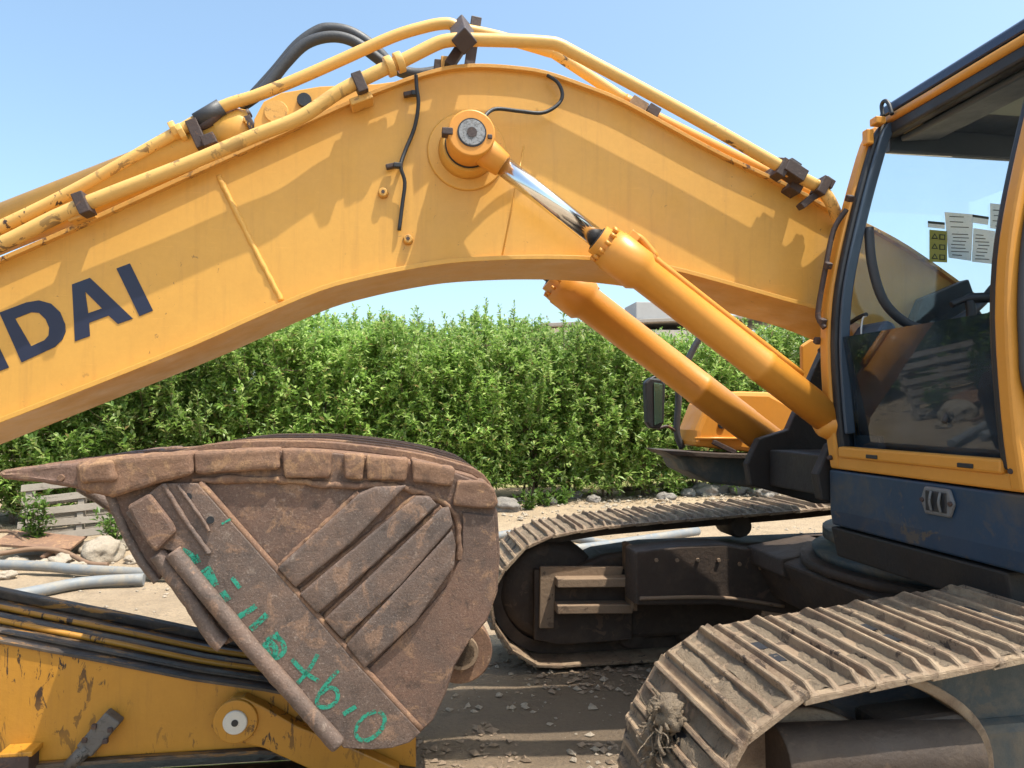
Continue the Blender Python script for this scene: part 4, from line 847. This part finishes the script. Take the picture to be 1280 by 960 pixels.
# clod of dried roots on the near track front
cl = MB(); rr = random.Random(3)
for k in range(12):                                   # lumps of dried mud bound by fibres
    p = V(830 + rr.uniform(-14, 14), 912 + rr.uniform(-26, 44), 2.10 + rr.uniform(-.08, .12)); sz = rr.uniform(.025, .05)
    bm = bmesh.new(); bmesh.ops.create_icosphere(bm, subdivisions=3, radius=1)
    vs_ = [p + v_.co * sz * (1 + .5 * noise.noise(v_.co * 1.8 + Vector((k * 3, 0, 0))) + .35 * noise.noise(v_.co * 5 + Vector((k, 0, 0)))) for v_ in bm.verts]
    cl.add(vs_, [[v_.index for v_ in f_.verts] for f_ in bm.faces], True); bm.free()
for k in range(95):
    p = V(830 + rr.uniform(-18, 16), 910 + rr.uniform(-28, 46), 2.08 + rr.uniform(-.10, .12)); pts = [p]; d_ = Vector((rr.uniform(-1, 1), rr.uniform(-1, 1), rr.uniform(-1, 1))).normalized()
    for j_ in range(5):
        d_ = (d_ + Vector((rr.uniform(-1, 1), rr.uniform(-1, 1), rr.uniform(-1.2, .8))) * .8).normalized(); pts.append(pts[-1] + d_ * .018)
    cl.tube(pts, .0018 + rr.random() ** 3 * .006, 4, True, 3)
part(cl, 'root_clod', 'mud', TN, 0)

# ================================================================== hedge
def leaf_cluster(mb, p, d, n, L, rr):
    d = d.normalized(); a = Vector((0, 0, 1)) if abs(d.z) < .9 else Vector((1, 0, 0)); n1 = d.cross(a).normalized(); n2 = d.cross(n1)
    for k in range(n):
        g = rr.uniform(0, 6.283); tilt = rr.uniform(.3, 1.35); dirv = (d * math.cos(tilt) + (n1 * math.cos(g) + n2 * math.sin(g)) * math.sin(tilt)).normalized()
        side = dirv.cross(Vector((rr.uniform(-.5, .5), rr.uniform(-.5, .5), 1))).normalized(); l = L * rr.uniform(.65, 1.2); wd = l * rr.uniform(.15, .20)
        b = p + d * rr.uniform(-.10, .07); m = b + dirv * l * .5 + Vector((0, 0, .006)); t = b + dirv * l - Vector((0, 0, l * .14))
        i = len(mb.v); mb.v += [b, m + side * wd, t, m - side * wd]; mb.f += [[i, i + 1, i + 2], [i, i + 2, i + 3]]; mb.sm += [False, False]
def shrub_meshes(seed, H, W, D, ncl, L, bare):
    rr = random.Random(seed); tr = MB(); cr = MB()
    stems = []
    for k in range(rr.randint(4, 6)):
        bx, by = rr.uniform(-.13, .13), rr.uniform(-.13, .13); tx, ty = rr.uniform(-W * .42, W * .42), rr.uniform(-D * .4, D * .4); h = H * rr.uniform(.75, .97)
        pts = [Vector((bx, by, -.05)), Vector((bx + tx * .12, by + ty * .12, h * .25)), Vector((bx + tx * .45 + rr.uniform(-.06, .06), by + ty * .45, h * .55)), Vector((bx + tx, by + ty, h))]
        tr.tube(pts, [.022, .021, .020, .019, .018, .016, .014, .012, .010, .008, .006, .004, .004], 6, True, 4); stems.append(pts)
    for k in range(rr.randint(30, 40)):
        s = rr.choice(stems); t = rr.uniform(.25, .98); i = min(2, int(t * 3)); p = s[i].lerp(s[i + 1], t * 3 - i)
        q = p + Vector((rr.uniform(-W * .5, W * .5), rr.uniform(-D * .55, D * .55), rr.uniform(.05, .5)))
        tr.tube([p, p.lerp(q, .5) + Vector((0, 0, -.04)), q], [.007, .006, .006, .005, .004, .003, .003], 4, True, 3)
    for k in range(int(ncl * .62)):                     # loose leaf clusters filling the crown
        z = H * (bare + (1.0 - bare) * rr.random() ** 1.0)
        f = .80 + .20 * math.sin(min(1, (z / H) / (1 - bare) * 1.6 + .15) * math.pi / 2); top = max(0, (z / H - .8) / .2); f *= 1 - .3 * top * top
        ang = rr.uniform(0, 6.283); rad = (rr.random() ** .42) * f * (1 + .25 * noise.noise(Vector((seed * 3.1, z * 1.6, ang))))
        p = Vector((math.cos(ang) * rad * W * .62, math.sin(ang) * rad * D * .62, z))
        if noise.noise(p * 2.4 + Vector((seed * 5, 0, 0))) < -.28: continue
        leaf_cluster(cr, p, Vector((math.cos(ang) * .7 + rr.uniform(-.4, .4), math.sin(ang) * .7 + rr.uniform(-.4, .4), rr.uniform(.2, 1.1))), rr.randint(8, 12), L * rr.uniform(.85, 1.25), rr)
    for k in range(ncl // 13):                          # upright leafy shoots all through the crown
        z = H * (bare + (.93 - bare) * rr.random() ** .8)
        f = .72 + .28 * math.sin(min(1, (z / H - bare) / (1 - bare) * 1.8 + .15) * math.pi / 2)
        lump = 1 + .22 * noise.noise(Vector((seed * 3.1, z * 1.6, rr.random() * .5)))
        ang = rr.uniform(0, 6.283); rad = (rr.random() ** .5) * f * lump
        p = Vector((math.cos(ang) * rad * W * .6, math.sin(ang) * rad * D * .6, z))
        if noise.noise(p * 2.2 + Vector((seed * 5, 0, 0))) < -.30: continue
        d = Vector((math.cos(ang) * .35 + rr.uniform(-.25, .25), math.sin(ang) * .35 + rr.uniform(-.25, .25), 1)).normalized(); ln = min(rr.uniform(.25, .6), H * 1.04 - z)
        for j in range(7): leaf_cluster(cr, p + d * (ln * j / 6), d + Vector((math.cos(ang) * .3, math.sin(ang) * .3, 0)), rr.randint(7, 10), L * (1.08 - .05 * j), rr)
        tr.tube([p - d * .15, p + d * ln], [.005, .002], 3, True, 1)
    for k in range(9):                                  # leading shoots above the top
        p = Vector((rr.uniform(-W * .42, W * .42), rr.uniform(-D * .3, D * .3), H * rr.uniform(.92, 1.0))); hh = rr.uniform(.15, .42)
        tr.tube([p - Vector((0, 0, .3)), p + Vector((0, 0, hh))], [.006, .003], 4, True, 1)
        for j in range(7): leaf_cluster(cr, p + Vector((0, 0, hh * j / 6)), Vector((rr.uniform(-.3, .3), rr.uniform(-.3, .3), 1)), 6, L * .85, rr)
    out = []
    for mb, nm, mt in ((tr, 'trunk', 'bark'), (cr, 'crown', 'leaf')):
        me = bpy.data.meshes.new(nm); me.from_pydata([tuple(p) for p in mb.v], [], mb.f); me.materials.append(M[mt]); out.append(me)
    return out
VAR = [shrub_meshes(11 + k, 2.95, 1.55, 1.3, 1700, .112, .05 + .04 * (k % 3)) for k in range(5)]
# hedge line on the ground: left end nearer
H0 = Vector((-12.5, 9.4, 0)); H1 = Vector((2.65, 14.0, 0)); H2 = Vector((9.5, 15.6, 0))
seen_names = ['at the hedge end beside the mirror', ]
def shrub(p, k, sc, label, group):
    e = empty('hedge_shrub', p, random.uniform(0, 6.28)); e.scale = (sc[0], sc[0], sc[1]); tag(e, label, 'shrub', group)
    for me, nm in zip(VAR[k % 5], ('trunk', 'crown')):
        o = bpy.data.objects.new(nm, me); C.objects.link(o); o.parent = e
n_front = 21
ORD = ['first', 'second', 'third', 'fourth', 'fifth', 'sixth', 'seventh', 'eighth', 'ninth', 'tenth', 'eleventh', 'twelfth', 'thirteenth', 'fourteenth', 'fifteenth']
cnt_in = 0
for k in range(n_front):
    t = k / (n_front - 1); p = H0.lerp(H1, t); p.x += random.uniform(-.12, .12); p.y += random.uniform(-.15, .15); p.z = ground_h(p.x, p.y) - .02
    px = 640 + 900 * p.x / p.y
    sc_ = (random.uniform(.95, 1.12), random.uniform(.92, 1.06) * (1.0 if px > 0 else .95))
    if px < -40: shrub(p, k, sc_, 'leafy hedge shrub standing beyond the left edge of the picture', 'hedge shrubs beyond the left picture edge'); continue
    shrub(p, k, sc_, 'leafy green shrub, ' + ORD[cnt_in] + ' from the left in the front hedge row', 'front hedge row'); cnt_in += 1
for k in range(6):
    t = (k + .9) / 6; p = H1.lerp(H2, t); p.z = ground_h(p.x, p.y) - .02
    shrub(p, k + 2, (1.1, 1.06 + .05 * (k % 3)), 'leafy hedge shrub, ' + ORD[k] + ' from the mirror towards the cab, behind the cylinders', 'hedge shrubs behind the boom cylinders')
for k in range(13):
    t = k / 12; p = Vector((-8.5, 14.6, 0)).lerp(Vector((7.5, 18.4, 0)), t); p.x += random.uniform(-.3, .3); p.z = 0
    shrub(p, k + 1, (1.2, (1.20 if k < 8 else 1.02) + .06 * math.sin(k * 2.3)), 'taller back-row shrub, ' + ORD[k] + ' from the left, showing above the front hedge', 'taller shrubs behind the hedge')

# ================================================================== things on the ground
def world_tube(pts, r, name, mat, label, cat, seg=14):
    c = Vector(pts[len(pts) // 2]); mb = MB().tube(pts, r, seg); o = mb.build(name, mat, None, 0, (c.x, c.y, 0)); o.location = (c.x, c.y, 0); tag(o, label, cat); return o
def gp(px, py, h): p = G(px, py, h); return Vector((p.x, p.y, h))
world_tube([gp(-420, 700, .10), gp(0, 706, .075), gp(100, 712, .065), gp(230, 719, .06)], .052, 'plastic_pipe', 'pvc', 'upper grey plastic pipe lying on dirt left of the bucket', 'pipe')
world_tube([gp(-260, 776, .055), gp(0, 747, .055), gp(100, 729, .055), gp(180, 724, .055)], .055, 'plastic_pipe', 'pvc', 'lower grey plastic pipe crossing the first pipe left of the bucket', 'pipe')
world_tube([gp(560, 686, .05), gp(650, 666, .06), gp(760, 680, .06)], .05, 'plastic_pipe', 'pvc', 'short grey pipe end behind the front of the far track', 'pipe')
world_tube([G(690, 690, .05), G(760, 681, .07), G(872, 664, .09)], .055, 'plastic_pipe', 'pvc', 'pale grey pipe lying beyond the far track frame', 'pipe')
world_tube([gp(-60, 700, .12), gp(0, 692, .13), gp(45, 686, .16), gp(80, 690, .12), gp(110, 704, .05), gp(135, 706, .04)], .026, 'brown_hose', 'brown_hose', 'brown hose curving over rubble below the pallet', 'hose', 10)
world_tube([gp(-30, 668, .25), gp(10, 664, .26), gp(28, 674, .2), gp(40, 684, .12)], .02, 'old_cable', 'brown_hose', 'thin brown cable hanging in front of the pallet', 'cable', 8)
def rock(px, py, s, mat, label, name='rubble_stone', group=None, flat=.65, seed=0):
    p = G(px, py, .0); bm = bmesh.new(); bmesh.ops.create_icosphere(bm, subdivisions=4, radius=1)
    for v_ in bm.verts:
        d = v_.co.normalized(); k = 1 + .38 * noise.noise(d * 1.5 + Vector((seed * 7.1, 0, 0))) + .16 * noise.noise(d * 4 + Vector((seed, 3, 0))) + .07 * noise.noise(d * 11 + Vector((seed, 3, 0)))
        k = min(k, 1.12); v_.co = Vector((d.x * s * k * 1.15, d.y * s * k * .9, d.z * s * k * flat))
    me = bpy.data.meshes.new(name); bm.to_mesh(me); bm.free(); me.materials.append(M[mat]); o = bpy.data.objects.new(name, me); C.objects.link(o); o.data.shade_smooth()
    o.location = (p.x, p.y, ground_h(p.x, p.y) + s * flat * .45); o.rotation_euler = (0, 0, seed * 1.7); tag(o, label, 'stone', group); return o
rock(128, 700, .22, 'rock', 'large pale rubble lump below the pallet near the bucket', seed=1, flat=.8)
k = 0
for px, py, s in sorted(((20, 706, .13), (52, 708, .10), (76, 706, .14), (96, 712, .09), (150, 688, .12), (168, 702, .10), (160, 716, .07), (8, 722, .08), (110, 690, .1))):
    rock(px, py, s, 'rock', 'small pale stone, ' + ORD[k] + ' from the left in the rubble below the pallet', group='pale rubble stones below the pallet', seed=4 + k); k += 1
k = 0
for px, py, s in sorted(((632, 640, .22), (880, 622, .26), (902, 618, .22), (925, 620, .2), (860, 625, .16), (945, 622, .14), (715, 628, .16), (742, 632, .13), (833, 629, .15), (690, 634, .11), (960, 624, .2))):
    rock(px, py, s, 'grey_rock', 'grey rubble stone, ' + ORD[k] + ' from the bucket along the hedge foot', group='grey stones at the hedge foot', seed=20 + k); k += 1
# long kerb of broken concrete near the hedge end, wooden log
b_ = MB().box((0, 0, .10), (.75, .25, .2)); o = roughen(b_, .03, 4).build('concrete_lump', 'grey_rock', None, .03); pg = G(912, 619); o.location = (pg.x, pg.y, .03); o.rotation_euler = (0, 0, .1); tag(o, 'broad grey concrete lump behind the far track', 'rubble')
world_tube([gp(780, 612, .1), gp(830, 606, .1), gp(868, 604, .12)], .05, 'fallen_branch', 'bark', 'dark fallen branch on the ground by the hedge end', 'branch', 8)
# white kerb walls and lawn beyond the gap
for y0, hgt, dist, lab in ((1, .42, 25.5, 'pale concrete kerb farther away beyond the hedge gap'), (2, .36, 20.5, 'pale concrete kerb nearer to the hedge gap')):
    mb = MB()
    o = MB().box((0, 0, hgt / 2), (7.5, .35, hgt)).build('concrete_kerb', 'concrete', None, .03); o.location = (5.4 if y0 == 1 else 4.6, dist, .02); o.rotation_euler = (0, 0, .08); tag(o, lab, 'kerb')
o = MB().box((0, 0, .05), (7.0, .12, .1)).build('garden_edging', 'greenstrip', None, .01); o.location = (4.6, 19.7, .03); tag(o, 'green edging strip in front of the pale kerb', 'edging')
n = 40; mb = MB(); mb.add([(-1 + i * .35 + 0, 15.2 + j * .25, ground_h(-1 + i * .35, 15.2 + j * .25) + .012) for j in range(19) for i in range(n)], [[j * n + i, j * n + i + 1, (j + 1) * n + i + 1, (j + 1) * n + i] for j in range(18) for i in range(n - 1)], True)
tag(mb.build('lawn', 'lawn'), kind='structure')
# house behind
hs = empty('house', (9.0, 46, 0), .12); tag(hs, 'cream house with grey roof rising behind the hedge', 'house')
MB().box((0, 0, 3.2), (15, 9, 6.4)).build('wall', 'whitewall', hs, .03)
rf = MB().prism([(-8.0, 6.41), (8.0, 7.3), (8.0, 7.5), (-8.0, 6.62)], -5.0, 5.0).build('roof', 'rooftile', hs, .03)
MB().box((-1.0, -3.6, 7.45), (3.0, 2.4, 1.0)).build('water_tank', 'greywall', rf, .03); MB().box((-5.0, -4.6, 6.95), (.9, .6, .5)).build('parapet_block', 'greywall', rf, .02)
for x in (-4.5, 0, 4.5):
    f_ = MB().box((x, -4.52, 3.4), (1.5, .1, 1.6)).build('window', 'greywall', hs, .02); MB().box((x, -4.58, 3.4), (1.3, .03, 1.4)).build('pane', 'black', f_, 0)
# pallet leaning against the hedge
pl = empty('wooden_pallet', (0, 0, 0)); a = G(12, 694); b = G(165, 690)
cpos = (a + b) / 2; pl.location = (cpos.x, cpos.y + .1, .0); d = b - a; pl.rotation_euler = (R(-18), R(-5), math.atan2(d.y, d.x)); tag(pl, 'weathered wooden pallet leaning on its edge below the bucket tooth', 'pallet')
Wp = d.length
slat = MB().box((0, 0, 0), (Wp, .022, .085)).build('slat', 'wood', pl, .004)
for k in range(6):
    o = slat if k == 0 else slat.copy()
    if k: C.objects.link(o); o.parent = pl
    o.location = (random.uniform(-.02, .02), 0, .06 + k * .155); o.rotation_euler = (0, R(random.uniform(-1.5, 1.5)), 0)
for k in range(3): MB().box((-Wp * .45 + k * Wp * .45, .055, .43), (.07, .085, .90)).build('stringer', 'wood', pl, .004)
for k in range(5): MB().box((0, .11, .1 + k * .19), (Wp, .02, .08)).build('back_slat', 'wood', pl, .004)
pb = MB().box((0, 0, 0), (.8, .5, .03)).build('rusty_sheet', 'rust_edge', None, .004); q = G(65, 690); pb.location = (q.x, q.y - .2, .17); pb.rotation_euler = (R(8), R(6), .2); tag(pb, 'flat rusty metal sheet lying on rubble below the pallet', 'scrap')
pb = roughen(MB().tube([(0, 0, 0), (.1, .05, .08), (.2, 0, .02), (.12, -.06, .0)], .03, 8), .01, 9).build('rusty_hook', 'rust_edge', None, 0); q = G(52, 704); pb.location = (q.x, q.y, .05); tag(pb, 'bent rusty hook among rubble under the rusty sheet', 'scrap')
# weeds on the pallet and at the hedge foot
def weed(px, py, h, wd, n, label, z0=0, group=None, seed=0, yoff=-.12):
    rr = random.Random(seed); st = MB(); lf = MB()
    for k in range(n):
        p = Vector((rr.uniform(-wd, wd) * .3, rr.uniform(-.06, .06), 0)); q = Vector((rr.uniform(-wd, wd), rr.uniform(-.15, .15), h * rr.uniform(.5, 1)))
        st.tube([p, p.lerp(q, .5) + Vector((0, 0, .05)), q], [.005, .004, .003], 4, True, 3)
        for j in range(5): leaf_cluster(lf, p.lerp(q, .3 + .7 * j / 4), Vector((rr.uniform(-.6, .6), rr.uniform(-.8, .2), .6)), 6, .10, rr)
    e = empty('weed', (0, 0, 0)); g = G(px, py); e.location = (g.x, g.y + yoff, z0); tag(e, label, 'weed', group)
    st.build('stem', 'bark', e); lf.build('foliage', 'leaf2', e)
weed(50, 690, .72, .20, 11, 'tall leafy weed climbing in front of the pallet slats', .05, seed=1)
weed(148, 690, .38, .16, 7, 'small leafy weed at the right end of the pallet', .12, seed=2)
weed(2, 660, .9, .35, 12, 'bushy weed left of the pallet at the picture edge', 0, seed=3, yoff=.3)
for k, (px, py) in enumerate(((660, 640), (678, 636), (700, 634), (838, 622), (850, 620))): weed(px, py, .32, .25, 8, 'low green weed, ' + ORD[k] + ' from the bucket along the hedge foot', 0, 'low weeds at the hedge foot', 10 + k, 0)
weed(838, 612, 1.5, .5, 16, 'young leafy sapling standing under the mirror', 0, None, 30, .4)
# loose gravel and leaf litter
def scatter(name, n, area, smin, smax, mat, seed, flat=.6):
    rr = random.Random(seed); mb = MB()
    base = [(1, 0, 0), (-1, 0, 0), (0, 1, 0), (0, -1, 0), (0, 0, 1), (0, 0, -1)]; fs = [[0, 2, 4], [2, 1, 4], [1, 3, 4], [3, 0, 4], [2, 0, 5], [1, 2, 5], [3, 1, 5], [0, 3, 5]]
    for k in range(n):
        x, y = area(rr); s = smin + (smax - smin) * rr.random() ** 3; a = rr.uniform(0, 6.28); z = ground_h(x, y)
        vs_ = []
        for b in base:
            j = [rr.uniform(.6, 1.2) for _ in range(3)]; px_, py_ = b[0] * s * j[0] + rr.uniform(-.3, .3) * s, b[1] * s * j[1] + rr.uniform(-.3, .3) * s
            vs_.append((x + px_ * math.cos(a) - py_ * math.sin(a), y + px_ * math.sin(a) + py_ * math.cos(a), z + s * .25 + b[2] * s * flat * j[2]))
        mb.add(vs_, fs)
    tag(mb.build(name, mat), kind='stuff')
scatter('gravel', 5200, lambda r: next(q for q in iter(lambda: (r.uniform(-4.5, 5.5), 2.6 + 9 * r.random() ** 1.3), None) if fbm(q[0], q[1] + 7, .9) > .0), .004, .032, 'rock', 5)
scatter('hedge_rubble', 2600, lambda r: (lambda t: (H0.lerp(H2, t).x * 1.0, 9.0 + 6.2 * t + r.uniform(-1.6, .8)))(r.random()), .01, .07, 'rock', 6)
scatter('leaf_litter', 5200, lambda r: (lambda t: (H0.x + (H2.x - H0.x) * t, 9.4 + 6.2 * t + r.uniform(-.9, 1.0)))(r.random()), .015, .05, 'litter', 8, .12)
scatter('dirt_clods', 4200, lambda r: next(q for q in iter(lambda: (r.uniform(-1.2, 3.2), 2.7 + 2.6 * r.random()), None) if fbm(q[0], q[1], 1.4) > .05), .004, .034, 'clod', 15, .5)
bpy.context.view_layer.update()
